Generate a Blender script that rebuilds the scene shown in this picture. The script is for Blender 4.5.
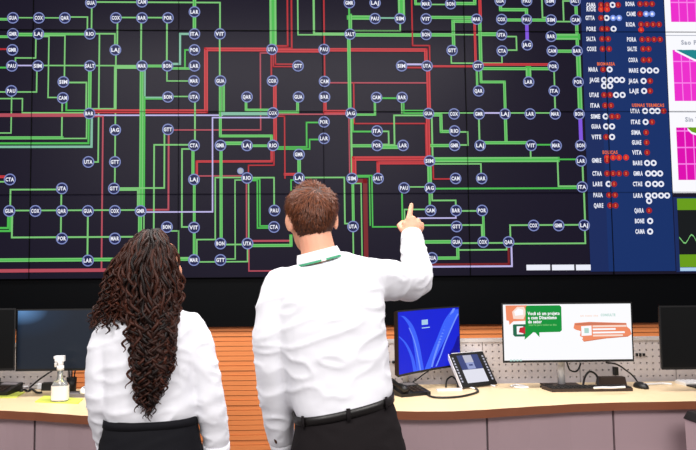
import bpy, bmesh, math, random
from mathutils import Vector, Matrix, Quaternion, noise
random.seed(11)
S = bpy.context.scene
COL = S.collection
for o in list(bpy.data.objects):
    bpy.data.objects.remove(o)
V = Vector
PI = math.pi

# ------------------------------------------------------------------ camera
FOC, PX0, CAMH = 650.0, 279.0, 1.48
PITCH, YAW, ROLL = 0.0628, 0.0295, -0.0071
_w = V((math.sin(YAW) * math.cos(PITCH), math.cos(YAW) * math.cos(PITCH), math.sin(PITCH)))
_r0 = V((math.cos(YAW), -math.sin(YAW), 0))
_u0 = _r0.cross(_w)
_r = _r0 * math.cos(ROLL) + _u0 * math.sin(ROLL)
_u = _u0 * math.cos(ROLL) - _r0 * math.sin(ROLL)
CAM = V((0, 0, CAMH))
cd = bpy.data.cameras.new('camera')
cam = bpy.data.objects.new('camera', cd)
COL.objects.link(cam)
cd.sensor_width = 36.0
cd.lens = 36.0 * FOC / 696.0
cd.shift_x = (348.0 - PX0) / 696.0
m3 = Matrix((_r, _u, -_w)).transposed()
cam.matrix_world = Matrix.Translation(CAM) @ m3.to_4x4()
S.camera = cam

# ------------------------------------------------------------------ world, lights, exposure
S.view_settings.view_transform = 'Standard'
S.view_settings.look = 'None'
S.view_settings.gamma = 1.0
S.view_settings.use_curve_mapping = False
S.view_settings.exposure = 0.0
wd = bpy.data.worlds.new('room_ambience')
S.world = wd
wd.use_nodes = True
bg = wd.node_tree.nodes['Background']
bg.inputs[0].default_value = (1.0, 0.95, 0.96, 1)
bg.inputs[1].default_value = 0.34


def area_light(name, loc, target, size, watts, colour=(1, .96, .93)):
    l = bpy.data.lights.new(name, 'AREA')
    l.shape = 'RECTANGLE'
    l.size, l.size_y = size
    l.energy = watts
    l.color = colour
    o = bpy.data.objects.new(name, l)
    COL.objects.link(o)
    o.location = loc
    o.rotation_euler = (V(target) - V(loc)).to_track_quat('-Z', 'Y').to_euler()
    return o


area_light('ceiling_light_left', (-1.6, -0.2, 3.3), (-0.4, 2.8, 1.0), (2.4, 1.2), 95)
area_light('ceiling_light_right', (1.5, -0.2, 3.3), (0.9, 2.8, 1.0), (2.4, 1.2), 108)
area_light('fill_light_above_desks', (0.3, 3.0, 3.7), (0.3, 3.7, 0.7), (4.4, 0.7), 165)  # fill light added to brighten the desktops and the wood wall


# ------------------------------------------------------------------ helpers
def ray(px, py):
    return _w * FOC + _r * (px - PX0) - _u * (py - 225.0)


def at(px, py, y):
    d = ray(px, py)
    return CAM + d * (y / d.y)


def onz(px, py, z):
    d = ray(px, py)
    return CAM + d * ((z - CAMH) / d.z)


def lin(c):
    return tuple((x / 255.0 / 12.92) if x / 255.0 <= .04045 else ((x / 255.0 + .055) / 1.055) ** 2.4 for x in c)


def mat(name, rgb, rough=.5, metal=0.0, emit=None, es=1.0, vary=.06, scale=6.0, stretch=(1, 1, 1), bump=0.0, spec=.5,
        trans=0.0, sheen=0.0, sss=0.0, rgb2=None, attr=None, coat=0.0):
    m = bpy.data.materials.new(name)
    m.use_nodes = True
    nt = m.node_tree
    b = nt.nodes['Principled BSDF']
    c = lin(rgb)
    b.inputs['Roughness'].default_value = rough
    b.inputs['Metallic'].default_value = metal
    b.inputs['Specular IOR Level'].default_value = spec
    if trans:
        b.inputs['Transmission Weight'].default_value = trans
    if coat:
        b.inputs['Coat Weight'].default_value = coat
    if sss:
        b.inputs['Subsurface Weight'].default_value = sss
        b.inputs['Subsurface Radius'].default_value = (.012, .005, .003)
        b.inputs['Subsurface Scale'].default_value = 1.0
    tc = nt.nodes.new('ShaderNodeTexCoord')
    mp = nt.nodes.new('ShaderNodeMapping')
    mp.inputs['Scale'].default_value = stretch
    nz = nt.nodes.new('ShaderNodeTexNoise')
    nz.inputs['Scale'].default_value = scale
    nz.inputs['Detail'].default_value = 4
    nt.links.new(tc.outputs['Object'], mp.inputs[0])
    nt.links.new(mp.outputs[0], nz.inputs['Vector'])
    mx = nt.nodes.new('ShaderNodeMix')
    mx.data_type = 'RGBA'
    c2 = lin(rgb2) if rgb2 else tuple(min(1, x * (1 + vary)) for x in c)
    c1 = c if rgb2 else tuple(x * (1 - vary) for x in c)
    mx.inputs[6].default_value = (*c1, 1)
    mx.inputs[7].default_value = (*c2, 1)
    if attr:
        at_ = nt.nodes.new('ShaderNodeAttribute')
        at_.attribute_name = attr
        nt.links.new(at_.outputs['Fac'], mx.inputs[0])
    else:
        nt.links.new(nz.outputs['Fac'], mx.inputs[0])
    nt.links.new(mx.outputs[2], b.inputs['Base Color'])
    if emit:
        b.inputs['Emission Color'].default_value = (*lin(emit), 1)
        b.inputs['Emission Strength'].default_value = es
    if bump:
        bp = nt.nodes.new('ShaderNodeBump')
        bp.inputs['Strength'].default_value = bump
        bp.inputs['Distance'].default_value = .004
        nt.links.new(nz.outputs['Fac'], bp.inputs['Height'])
        nt.links.new(bp.outputs[0], b.inputs['Normal'])
    return m


def glow(name, rgb, es=1.0):
    """lit picture element of a display"""
    return mat(name, (6, 6, 8), rough=.45, emit=rgb, es=es, spec=.12)


class MB:
    def __init__(self):
        self.v, self.f, self.mi, self.sm = [], [], [], []

    def add(self, vs, fs, mi=0, smooth=False):
        n = len(self.v)
        self.v += [V(x) for x in vs]
        for f in fs:
            self.f.append([i + n for i in f])
            self.mi.append(mi)
            self.sm.append(smooth)
        return self

    def box(self, c, s, mi=0, rot=None, taper=1.0):
        c = V(c)
        vs = []
        for z in (-1, 1):
            k = taper if z > 0 else 1
            for y in (-1, 1):
                for x in (-1, 1):
                    p = V((x * s[0] / 2 * k, y * s[1] / 2 * k, z * s[2] / 2))
                    if rot:
                        p = rot @ p
                    vs.append(c + p)
        self.add(vs, [(0, 2, 3, 1), (4, 5, 7, 6), (0, 1, 5, 4), (2, 6, 7, 3), (0, 4, 6, 2), (1, 3, 7, 5)], mi)
        return self

    def prism(self, pts, z0, z1, mi=0, side=None):
        """vertical extrusion of a polygon given counter-clockwise in x,y"""
        n = len(pts)
        vs = [V((p[0], p[1], z0)) for p in pts] + [V((p[0], p[1], z1)) for p in pts]
        self.add(vs, [tuple(range(n, 2 * n)), tuple(range(n - 1, -1, -1))], mi)
        self.add(vs, [(i, (i + 1) % n, n + (i + 1) % n, n + i) for i in range(n)], mi if side is None else side)
        return self

    def rings(self, rings, mi=0, smooth=True, caps=True):
        n = len(rings[0])
        vs = [p for r in rings for p in r]
        fs = []
        for k in range(len(rings) - 1):
            for i in range(n):
                j = (i + 1) % n
                fs.append((k * n + i, k * n + j, (k + 1) * n + j, (k + 1) * n + i))
        if caps:
            fs.append(tuple(range(n - 1, -1, -1)))
            fs.append(tuple((len(rings) - 1) * n + i for i in range(n)))
        return self.add(vs, fs, mi, smooth)

    def tube(self, pts, rad, n=12, mi=0, hint=(0, 1, 0), caps=True, round_ends=False):
        """rad: number or list of number / (a,b)"""
        pts = [V(p) for p in pts]
        if not isinstance(rad, (list, tuple)):
            rad = [rad] * len(pts)
        rs = []
        hint = V(hint)
        u = None
        N = len(pts)
        for i, p in enumerate(pts):
            t = (pts[min(i + 1, N - 1)] - pts[max(i - 1, 0)]).normalized()
            if u is None:
                u = hint - t * hint.dot(t)
                if u.length < 1e-4:
                    u = V((1, 0, 0)) - t * t.x
            else:
                u = u - t * u.dot(t)
            u.normalize()
            w = t.cross(u)
            a, b = rad[i] if isinstance(rad[i], (list, tuple)) else (rad[i], rad[i])
            rs.append([p + u * (a * math.cos(2 * PI * k / n)) + w * (b * math.sin(2 * PI * k / n)) for k in range(n)])
            if i == 0:
                t0, a0, b0, u0, w0 = t, a, b, u.copy(), w.copy()
        if round_ends:
            e, last = [], pts[-1]
            for k in (35, 65):
                q = math.radians(k)
                e.append([last + t * (min(a, b) * math.sin(q)) + (x - last) * math.cos(q) for x in rs[-1]])
            s = []
            for k in (65, 35):
                q = math.radians(k)
                s.append([pts[0] - t0 * (min(a0, b0) * math.sin(q)) + (x - pts[0]) * math.cos(q) for x in rs[0]])
            rs = s + rs + e
        return self.rings(rs, mi, True, caps)

    def ball(self, c, r, rot=None, mi=0, n=14, m=9):
        c = V(c)
        r = (r, r, r) if not isinstance(r, (list, tuple)) else r
        rs = []
        for i in range(m):
            ph = PI * (i + .5) / m - PI / 2
            ring = []
            for k in range(n):
                a = 2 * PI * k / n
                p = V((r[0] * math.cos(ph) * math.cos(a), r[1] * math.cos(ph) * math.sin(a), r[2] * math.sin(ph)))
                if rot:
                    p = rot @ p
                ring.append(c + p)
            rs.append(ring)
        return self.rings(rs, mi)

    def mesh(self, name):
        me = bpy.data.meshes.new(name)
        me.from_pydata([tuple(p) for p in self.v], [], self.f)
        me.polygons.foreach_set('material_index', self.mi)
        me.polygons.foreach_set('use_smooth', self.sm)
        me.update()
        return me

    def build(self, name, mats, parent=None, local=True):
        """local: vertex coordinates are world ones and are moved into the parent's frame"""
        me = self.mesh(name)
        o = bpy.data.objects.new(name, me)
        COL.objects.link(o)
        for m in (mats if isinstance(mats, (list, tuple)) else [mats]):
            me.materials.append(m)
        if parent:
            o.parent = parent
            if local:
                me.transform(WORLD[parent].inverted())
            WORLD[o] = WORLD[parent].copy() if local else WORLD[parent].copy()
        else:
            WORLD[o] = Matrix.Identity(4)
        return o


WORLD = {}


def tag(o, label=None, cat=None, group=None, kind=None):
    for k, v in (('label', label), ('category', cat), ('group', group), ('kind', kind)):
        if v:
            o[k] = v
    return o


def thing(name, label, cat, loc, rz=0.0, group=None):
    o = bpy.data.objects.new(name, None)
    COL.objects.link(o)
    o.empty_display_size = .1
    o.location = loc
    o.rotation_euler = (0, 0, rz)
    WORLD[o] = Matrix.Translation(V(loc)) @ Matrix.Rotation(rz, 4, 'Z')
    return tag(o, label, cat, group)


def remeshed(mb, name, material, parent, voxel, smooth=6, fold=None, factor=.5):
    me = mb.mesh('tmp')
    t = bpy.data.objects.new('tmp', me)
    COL.objects.link(t)
    md = t.modifiers.new('r', 'REMESH')
    md.mode = 'VOXEL'
    md.voxel_size = voxel
    md.use_smooth_shade = True
    ms = t.modifiers.new('s', 'SMOOTH')
    ms.iterations = smooth
    ms.factor = factor
    dg = bpy.context.evaluated_depsgraph_get()
    out = bpy.data.meshes.new_from_object(t.evaluated_get(dg))
    out.name = name
    bpy.data.objects.remove(t)
    bpy.data.meshes.remove(me)
    if fold:
        nr = [v.normal.copy() for v in out.vertices]
        for v, n in zip(out.vertices, nr):
            v.co += n * fold(v.co, n)
    out.transform(WORLD[parent].inverted())
    out.materials.clear()
    out.materials.append(material)
    for p in out.polygons:
        p.use_smooth = True
        p.material_index = 0
    o = bpy.data.objects.new(name, out)
    COL.objects.link(o)
    o.parent = parent
    WORLD[o] = WORLD[parent].copy()
    return o


# glyphs of the built-in font as flat meshes
GLYPH = {}


def glyph(ch):
    if ch in GLYPH:
        return GLYPH[ch]
    cu = bpy.data.curves.new('g', 'FONT')
    cu.body = ch
    cu.size = 1.0
    cu.offset = .042
    cu.resolution_u = 2
    t = bpy.data.objects.new('g', cu)
    COL.objects.link(t)
    dg = bpy.context.evaluated_depsgraph_get()
    dg.update()
    me = bpy.data.meshes.new_from_object(t.evaluated_get(dg))
    vs = [v.co.copy() for v in me.vertices]
    fs = [tuple(p.vertices) for p in me.polygons]
    w = max([v.x for v in vs], default=.3) + .06
    GLYPH[ch] = (vs, fs, w)
    bpy.data.objects.remove(t)
    bpy.data.meshes.remove(me)
    return GLYPH[ch]


def text(mb, s, org, ex, ez, size, mi=0, width=None, centre=True):
    adv = []
    x = 0
    for ch in s:
        if ch == ' ':
            adv.append((None, x))
            x += .35
        else:
            g = glyph(ch)
            adv.append((g, x))
            x += g[2]
    k = size
    kx = (width / x) if width else size
    off = -x / 2 if centre else 0
    for g, gx in adv:
        if g:
            mb.add([org + ex * ((p.x + gx + off) * kx) + ez * ((p.y - .34) * k) for p in g[0]], g[1], mi)


# ------------------------------------------------------------------ materials
M = {}
M['screen'] = mat('dark_display_glass', (10, 9, 12), rough=.36, emit=(20, 16, 34), spec=.07, vary=.3, scale=1.5)
M['bezel'] = mat('black_bezel', (6, 6, 8), rough=.5, spec=.1)
M['black'] = mat('black_plastic', (16, 16, 17), rough=.45)
M['fascia'] = mat('black_fascia_board', (4, 5, 7), rough=.5, spec=.07)
M['green'] = glow('display_green', (74, 184, 78))
M['green_pale'] = glow('display_pale_green', (122, 196, 116))
M['red'] = glow('display_red', (178, 36, 44))
M['red_bright'] = glow('display_light_red', (206, 62, 68))
M['red_dark'] = glow('display_dark_red', (120, 30, 34))
M['pink_line'] = glow('display_rose', (178, 74, 88))
M['lilac'] = glow('display_lilac', (190, 182, 232))
M['violet'] = glow('display_violet', (128, 84, 222))
M['teal'] = glow('display_teal', (128, 186, 160))
M['node_fill'] = glow('display_navy', (20, 26, 78))
M['node_ring'] = glow('display_ring', (126, 138, 194))
M['white_px'] = glow('display_white', (236, 238, 250))
M['blue_px'] = glow('display_list_blue', (16, 46, 104))
M['blue_px2'] = glow('display_list_blue_dark', (20, 40, 92))
M['led_red'] = glow('display_led_red', (158, 26, 34))
M['led_red2'] = glow('display_led_bright', (214, 44, 34))
M['led_blue'] = glow('display_led_blue', (120, 150, 235))
M['orange_px'] = glow('display_orange', (232, 110, 62))
M['magenta'] = glow('display_magenta', (236, 44, 204))
M['magenta2'] = glow('display_deep_magenta', (222, 0, 176))
M['pinkgrid'] = glow('display_pink_grid', (250, 130, 234))
M['paper_px'] = glow('display_paper', (250, 250, 255))
M['grey_px'] = glow('display_grey', (168, 172, 186))
M['tealarea'] = glow('display_teal_area', (26, 132, 140))
M['olive_px'] = glow('display_green_band', (104, 156, 20))
M['black_px'] = glow('display_black', (16, 20, 22))
M['lightblue_px'] = glow('display_light_blue', (170, 205, 235))
M['wood'] = mat('orange_wood', (212, 116, 58), rough=.5, vary=.16, scale=5, stretch=(1, 8, 30), rgb2=(238, 152, 90))
M['slat_back'] = mat('dark_wood_groove', (150, 78, 38), rough=.8)
M['wall'] = mat('dark_wall_paint', (40, 38, 38), rough=.8)
M['floor'] = mat('grey_carpet', (110, 104, 104), rough=.95, scale=60, bump=.3)
M['maple'] = mat('pale_maple_top', (232, 204, 160), rough=.4, vary=.05, scale=4, stretch=(2, 30, 1), rgb2=(240, 216, 176))
M['edge'] = mat('brown_wood_edge', (128, 74, 48), rough=.5, vary=.1, scale=8, stretch=(1, 1, 12))
M['mauve'] = mat('mauve_grey_panel', (174, 150, 156), rough=.6, vary=.03)
M['peg'] = mat('light_grey_perforated_metal', (206, 197, 196), rough=.5, vary=.03)
M['hole'] = mat('dark_backing_sheet', (148, 136, 136), rough=.8)
M['rail'] = mat('pale_aluminium', (214, 208, 206), rough=.35, metal=.2)
M['silver'] = mat('silver_metal', (228, 228, 230), rough=.35, metal=.1)
M['shirt'] = mat('white_cotton', (230, 231, 238), rough=.85, vary=.01, scale=300, bump=.05, spec=.2)
M['trouser'] = mat('black_wool_cloth', (26, 22, 24), rough=.9, vary=.1, scale=200, bump=.1, spec=.2)
M['navy_cloth'] = mat('black_navy_cloth', (11, 11, 18), rough=.85, vary=.1, scale=200, bump=.1, spec=.25)
M['leather'] = mat('black_leather', (14, 11, 11), rough=.4, scale=80, bump=.15)
M['skin'] = mat('fair_skin', (226, 164, 136), rough=.5, vary=.04, scale=30, sss=.15, spec=.35)
M['skin2'] = mat('warm_skin', (214, 150, 122), rough=.5, vary=.04, scale=30, sss=.15, spec=.35)
M['eye'] = mat('eye_white', (235, 230, 228), rough=.2)
M['iris'] = mat('brown_iris', (60, 36, 22), rough=.2)
M['lips'] = mat('lip_skin', (190, 104, 96), rough=.45)
M['hair_m'] = mat('auburn_hair', (48, 24, 13), rough=.45, rgb2=(122, 64, 32), attr='tint', spec=.4)
M['hair_m_base'] = mat('auburn_hair_underlayer', (62, 32, 18), rough=.7, vary=.2, scale=60)
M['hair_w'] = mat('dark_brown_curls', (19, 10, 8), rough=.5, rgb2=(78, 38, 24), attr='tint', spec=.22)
M['hair_w_base'] = mat('dark_brown_hair_underlayer', (15, 7, 6), rough=.7, vary=.2, scale=60)
M['lanyard_g'] = mat('green_ribbon', (60, 150, 110), rough=.7)
M['paper'] = mat('white_paper', (240, 236, 230), rough=.8)
M['lime'] = mat('lime_card', (214, 224, 96), rough=.7)
M['clear'] = mat('clear_plastic', (235, 238, 240), rough=.12, trans=.85)
M['white_pl'] = mat('white_plastic', (238, 238, 240), rough=.4)
M['grey_pl'] = mat('grey_plastic', (128, 122, 126), rough=.55)
M['brown_blk'] = mat('brown_black_plastic', (54, 40, 34), rough=.5)

# ------------------------------------------------------------------ setting
WY = 5.0           # plane of the display picture
pxm = WY / FOC     # metres per pixel there
fl = MB().box((0.4, 1.6, -.05), (11, 11, .1)).build('floor', M['floor'])
tag(fl, kind='structure')
zs_top = at(235, 327.5, WY).z
wb = MB().box((0.4, WY + .2, 2.2), (9.4, .1, 4.4)).build('wall_back', M['wall'])
tag(wb, kind='structure')
# wood boarding: one slat after the other, grooves between
board = MB().box((0.4, WY + .135, zs_top / 2), (9.2, .03, zs_top - .01)).build('slat_backing', M['slat_back'], wb)
n_sl = 27
pitch_s = zs_top / n_sl
sm = MB().box((0, 0, 0), (9.2, .05, pitch_s - .0035))
slat_mesh = None
for i in range(n_sl):
    if slat_mesh is None:
        o = sm.build('slat', M['wood'], wb, local=False)
        slat_mesh = o.data
    else:
        o = bpy.data.objects.new('slat', slat_mesh)
        COL.objects.link(o)
        o.parent = wb
    o.location = (0.4, WY + .10 + .004 * math.sin(i * 2.7), pitch_s * (i + .5))
z_scr = at(250, 277.5, WY).z
tr = MB().box((0.4, WY + .09, (zs_top + z_scr) / 2), (9.2, .12, z_scr - zs_top - .006)).build('trim_1', M['fascia'])
tag(tr, kind='structure')

# ------------------------------------------------------------------ video wall
vw = thing('video_wall', 'giant tiled video wall showing a green and red network diagram above the desks', 'video wall',
           (0.4, WY, z_scr))
PW = (at(609, 150, WY).x - at(31, 150, WY).x) / 4
PH = (at(300, 112, WY).z - at(300, 277.5, WY).z) / 2
x_s = at(31, 150, WY).x - 2 * PW
pm = None
g_ = .0015
for j in range(4):
    for i in range(-0, 8):
        c = V((x_s + PW * (i + .5), WY, z_scr + PH * (j + .5)))
        if pm is None:
            mb = MB()
            mb.box((0, .056, 0), (PW - 2 * g_, .1, PH - 2 * g_), 0)
            for sx in (-1, 1):
                mb.box((sx * (PW / 2 - g_ - .0008), .001, 0), (.0016, .012, PH - 2 * g_), 1)
                mb.box((0, .001, sx * (PH / 2 - g_ - .0012)), (PW - 2 * g_ - .005, .012, .0016), 1)
            o = mb.build('screen_panel', [M['screen'], M['bezel']], vw, local=False)
            pm = o.data
        else:
            o = bpy.data.objects.new('screen_panel', pm)
            COL.objects.link(o)
            o.parent = vw
        o.location = c - V((0.4, WY, z_scr))

NODES = """13,18 39,18 65,18 91,3 116,18 13,34 38.5,34 90,34 12.5,50 115.5,50 12,66 38,66 90,66 11.5,91 63.5,82 63,98
89.5,113.5 115.3,130 142,2 142,18 168,18 194.5,12 194.5,34 194.5,50 194.5,66 142,66 167.5,66 220,34 194,81 168,97 194,97
168,129.5 194,145.5 272,49.5 298,66 220.5,81 272.5,81 247,97 298.5,97 273,113 220.5,145.5 247,145.5 273,145.5 349.3,3 375,3
375,18.7 400,18.7 350,34.3 324,49.5 401.5,66 324.5,81.5 324.5,97 351,113.3 376.5,97.5 402,97.5 324,122 324,138.5 377,131
377,145.5 403,145.5 426,4 450.5,4 426,19 476.5,19.3 426,34.7 501.5,35 452,50.5 502,51 427,66 478,66 500,1 501.5,19.5 478.5,91
428.5,113.5 454,114 479,114 505,114 454.5,131 454.5,145.5 480,145.5 526.5,1 550,1 575,1 526.5,19.7 551,20 575.5,20 551,36.5
527,45 552,51 577,51 553,66.5 528.5,82 554,91 578,82 530,114 555,114 579,114 531,145.5 556,145.5 580.5,145.5 88.5,162 115,162
10,179.5 62,188.5 114,188.5 9.5,211 35.5,211 62,211 88,211 115,211 140.7,211 194,179.5 247,178 299,154.5 299,178 274.5,210.5
352,178.5 378,178.5 404,188 429.5,161 455.5,178.5 481.5,178.5 430,188 430.5,210.5 456,210.5 482,210.5 581,161 582,187 62,238.5
88,260.5 115,238.5 167,227 194,227.5 194,260 220.5,243.5 247.5,243.5 220.5,260 274,227 353,226.5 456.5,226.5 456.5,242 483,242
508.5,242 432,258 533.5,225.5 558.5,225.5 584,225.3""".split()
LABELS = """GUA LAJ SALT CAM LAR VIT UTA COX RIO PAU BAR ITA MAR GTT QAR GMR SIM JAG POR BON CTA""".split()

LINES = """
g3 0,19 13,19;p1.4 13,17.7 65,17.7;p1.6 65,17 87.5,17 87.5,34;p1.7 91.8,3 91.8,34;p1.8 91,2 142,2 220,2 220,34;g3 0,36.5 13,36.5;
g4 13,34.5 38.5,34.5;g2.8 38.5,34 90,34;p1.8 90,33.7 115,33.7 115,50;p1.5 38.5,36.5 49,36.5 49,97.5 63,97.5;p1.6 38.5,35.5 65,35.5 65,82;
p1.7 99.5,34 99.5,162 88.5,162;p1.6 36,36 36,58 15.5,58 15.5,66;r2 0,49 12.5,49;g2 0,67.5 12,67.5;l1.6 12,65.5 38,65.5;p1.6 38,65.5 142,65.5;
p1.6 37,66 37,92 0,92;g4 90,66 90,113;p3.2 142,67.5 115.5,67.5 115.5,109.5 89.5,109.5;p1.7 116,50 116,188;p1.9 63.5,82.5 86.5,82.5 86.5,113;
g2 66.5,98 66.5,110.5 89.5,110.5;p1.7 62.3,98 62.3,138;g3.5 0,138 62,138;p1.5 62,138.5 86.5,138.5 86.5,113;g2.2 0,143.5 88.5,143.5 88.5,113;
t2.6 0,147 91.5,147 91.5,113;p1.5 11.8,91 11.8,133 0,133;p1.5 0,98.6 22.5,98.6 22.5,112.8 89,112.8;k4 0,115.2 89,115.2;
r4.4 89.5,111.3 206,111.3 206,49.4 272,49.4;l1.7 89.5,115.3 222,115.3;k1.8 93,116.4 103,116.4 103,270;k3.8 0,271.3 125,271.3;
p1.7 116,17.5 168,17.5;p1.8 117.5,18 117.5,50;p1.9 141.3,18 141.3,66;p1.9 167,18 167,66;g3.2 142,66 168,66;g4 194.5,0 194.5,34;
t2.6 194.5,34 180,34 180,64 168,64;g1.8 194.5,50 185,50 185,68 168,68;g2.6 168,68.5 194.5,68.5;p1.5 167,66 167,81 194,81;
g4.4 141.8,66 141.8,211;t1.8 145,66 145,97.5 168,97.5;g1.4 145,99 168,99;p1.5 168,96.5 194,96.5;p1.9 195,97 195,145;g2 144.6,97 144.6,211;
k1.5 168,130 260.7,130 260.7,53 272,53;p1.8 164.5,130 164.5,188 114,188;k2 168.7,130 168.7,209.7 141,209.7;p1.8 194,144.8 154.2,144.8 154.2,240;
p1.8 194,149 182,149 182,227 194,227;g3.4 193,145 193,179;g3 194.3,179 194.3,260;r2.6 196.8,179 196.8,161.5 271.7,161.5 271.7,145;
k1.5 194,176 247,176;r1.5 248.5,178 248.5,165.3 274,165.3 274,145;g4 220,143.3 247,143.3;g3 247,145.8 273,145.8;
g1.8 324,122.5 306.5,122.5 306.5,147 273,147;g1.8 324,139.5 309.5,139.5 309.5,149 273,149;g3.4 221,145 221,243;
p1.6 247,177.5 215.2,177.5 215.2,239.5 196.8,239.5 196.8,260;p1.4 247,180 235,180 235,259 220,259;p1.7 247,177.7 274,177.7 274,210;
g1.7 247,180.5 257.3,180.5 257.3,228 274,228;g1.7 248,179 259.7,179 259.7,226 274,226;k1.6 246.4,178 246.4,243;p1.5 248.5,178 248.5,243;
p1.7 220,244.6 247,244.6;p1.5 247.5,243.5 247.5,261.6 194,261.6;p1.6 167,231 178.5,231 178.5,257.8 194,257.8;g3 180,259.5 194,259.5;
k1.5 248.8,244 248.8,271 300,271;k2.2 248,241 291,241;g3.4 250,245.6 291,245.6 291,236;g8 272.6,0 272.6,49;r1.9 287,0 287,46 272,46;
r2 291,0 291,48.4 272,48.4;r4.4 272,50.6 324,50.6;r4 324,49.8 425.7,49.8 425.7,66;r1.8 323.3,0 323.3,81;p1.6 297.3,0 297.3,34.8 350,34.8;
p2.4 313.2,0 313.2,33.6 350,33.6;r1.6 275.3,50 275.3,64.2 298,64.2;r1.6 273.2,50 273.2,66.6 298,66.6;r1.8 271.2,50 271.2,81;p1.8 219.7,34 219.7,81;
g3.2 220.3,81 220.3,136 271.5,136 271.5,145;g2.8 223.6,81 223.6,113;t4 223,113.6 272,113.6;g3 246,97 246,110 273,110;g3.2 297.5,97 297.5,112 273,112;
r4 274.8,81 274.8,145;k1.6 273,114.3 351,114.3;r1.6 277,116.3 284.5,116.3 284.5,178;r3 285,174.3 299,174.3;r4.2 324.7,97 324.7,111.8 351,111.8;
k1.6 324.5,82.8 426,82.8;l1.6 272,117.6 212.5,117.6 212.5,211.8 140.7,211.8;g2.2 349,3 349,34;g5 349,17.6 375,17.6;g4 350.2,15.5 350.2,34;
t1.8 375,18 400,18;g8 400.5,0 400.5,18;p1.8 400,18.7 400,31 350,31;g4 350,34.9 426,34.9;g4 348.7,34 348.7,113;
r1.7 410.8,0 410.8,45.6 429.4,45.6 429.4,66;r1.6 353.6,83 353.6,123.6 425.5,123.6 425.5,161;g2.6 351,114.7 375,114.7 375,97.5;g2 376,98.2 402,98.2;
g2 352.5,113 352.5,131.6 377,131.6;p1.8 377,131.4 388.5,131.4 388.5,144.5 377,144.5;p1.9 428.5,115.4 394,115.4 394,145 377,145;
g3.6 352,145.8 377,145.8;g4.6 377,147 403,147;g1.6 401.5,97 401.5,110.6 428,110.6;g1.8 403.5,97 403.5,113.2 428,113.2;p1.4 401.5,97 401.5,113 ;
p2.2 351,113 351,178;k1.4 348.8,113 348.8,178;r5 429.5,158.4 354,158.4 354,178;r3.6 429.5,162.8 378,162.8 378,178;
g1.6 352,175.6 371.8,175.6 371.8,226.9 403,226.9;g1.4 352,177 369.4,177 369.4,225.2 ;d5 352,181 365,181 365,257;p1.4 352,183.5 361,183.5 361,257;
g3 352.7,178 352.7,226;p1.6 353,226 353,257;p1.7 299,177.6 344.3,177.6 344.3,223.6 353,223.6;g4 299,155 299,178;g1.6 297,180 291,180 291,190;
g3 414.6,0 414.6,4 426,4;p1.6 426,4.5 450,4.5;g3.8 450,3.5 474.7,3.5 474.7,0;r3.6 478.7,0 478.7,19;g3.6 426,17.4 477,17.4;g4 477,21.3 453,21.3 453,50.5;
g4 426,34.9 452,34.9;p1.5 452,34.7 480,34.7;g4.6 480,34.2 501.5,34.2;p1.6 451,50 451,63.2 478,63.2;p1.6 478,63.2 502,63.2 502,51;
r2.8 474.4,19 474.4,66;g4 479.6,19 479.6,66;p1.7 501.5,36.6 516.2,36.6 516.2,50.2 502,50.2;r2.4 427,66.3 478,66.3;l2.2 402,64.4 427,64.4;r2 402,67.6 427,67.6;
r3 478,64.4 553,64.4;g3.6 478,68.6 553,68.6;r4.6 428,66 428,113;g3.8 500.3,2 500.3,9.7 526.3,9.7 526.3,19.7;g3.6 501.5,20 551,20;p1.7 551,21.6 575,21.6;
p1.8 540.5,0 540.5,17.6 551,17.6;p1.8 563.6,20 563.6,1 575,1;g3.8 575.7,1 575.7,51;v4 526.6,21 526.6,45;g7 551,36.8 577,36.8;g3.8 552,51.2 577,51.2;
g5.4 578,51 578,114;v4.4 580,114 580,145;g6.4 528.3,69 528.3,82;p1.6 553.8,66 553.8,91;p1.9 554.5,91 554.5,114;g2.6 476.6,66 476.6,91;
g3.2 480.6,66 480.6,82 504.3,82 504.3,114;g3.6 505.2,114 505.2,142;g3.6 480,142.8 531,142.8;g1.8 531,144.8 556,144.8;p1.4 428.5,113 479,113;
l1.9 479,113 505,113;p1.6 505,113 555,113;g3.6 429,115 440.8,115 440.8,131.5 454,131.5;p1.8 454,132 467.5,132 467.5,145 454,145;p2 478.7,114 478.7,145;
p2 431.6,114 431.6,161;g3.6 431,145.6 454,145.6;r4.6 427.6,114 427.6,161;g5.8 429.5,159.8 557,159.8;g1.8 557,159.4 581,159.4;p1.6 429.5,164 480.8,164 480.8,178;
p1.8 530.3,146 530.3,158;p1.8 557.5,161 557.5,186.3 582,186.3;g2 430,188.7 582,188.7;p2 582.3,161 582.3,187;p2 583.7,187 583.7,225;
p1.8 584.6,225 584.6,243.3 508.5,243.3;g5 429.2,161 429.2,188;r1.7 433,163 433,179 455,179;p1.5 404,187 430,187;g1.9 401.8,188 401.8,228;
p1.6 430,209.4 404.4,209.4 404.4,228;g2.4 429.4,188 429.4,210;p1.8 431.8,188 431.8,200.5 455.6,200.5 455.6,210;p1.8 456,211 482,211;
l1.6 418,218.2 455.8,218.2 455.8,211;p1.8 403,225.4 481.6,225.4 481.6,242;g2.8 483,211 483,242;g4 415,242 456,242;p1.8 456,243.2 508.5,243.2;
p1.7 458,250 506.6,250 506.6,242;g3.6 457.5,243 457.5,258 432,258;d2.4 508.2,243 508.2,264 415,264;l2 511.2,243 511.2,266.2 415,266.2;
p1.8 508.5,240 510.4,240 510.4,225.2 584,225.2;r3 0,177 10,177;p1.6 0,182 10,182;p1.8 62,189.5 10.6,189.5 10.6,211;p1.8 61.5,189 61.5,238;
p1.7 9.5,210.6 141,210.6;p1.9 88,211 88,260;g2.2 8.4,211 8.4,228 0,228;g2.2 10.6,211 10.6,231 0,231;p1.9 12.4,211 12.4,237.5 141,237.5;
g4 0,260.6 128,260.6;p2 114,190 138,190 138,211;g4.5 140.2,211 140.2,250;p1.4 144,211 144,250"""
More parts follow.
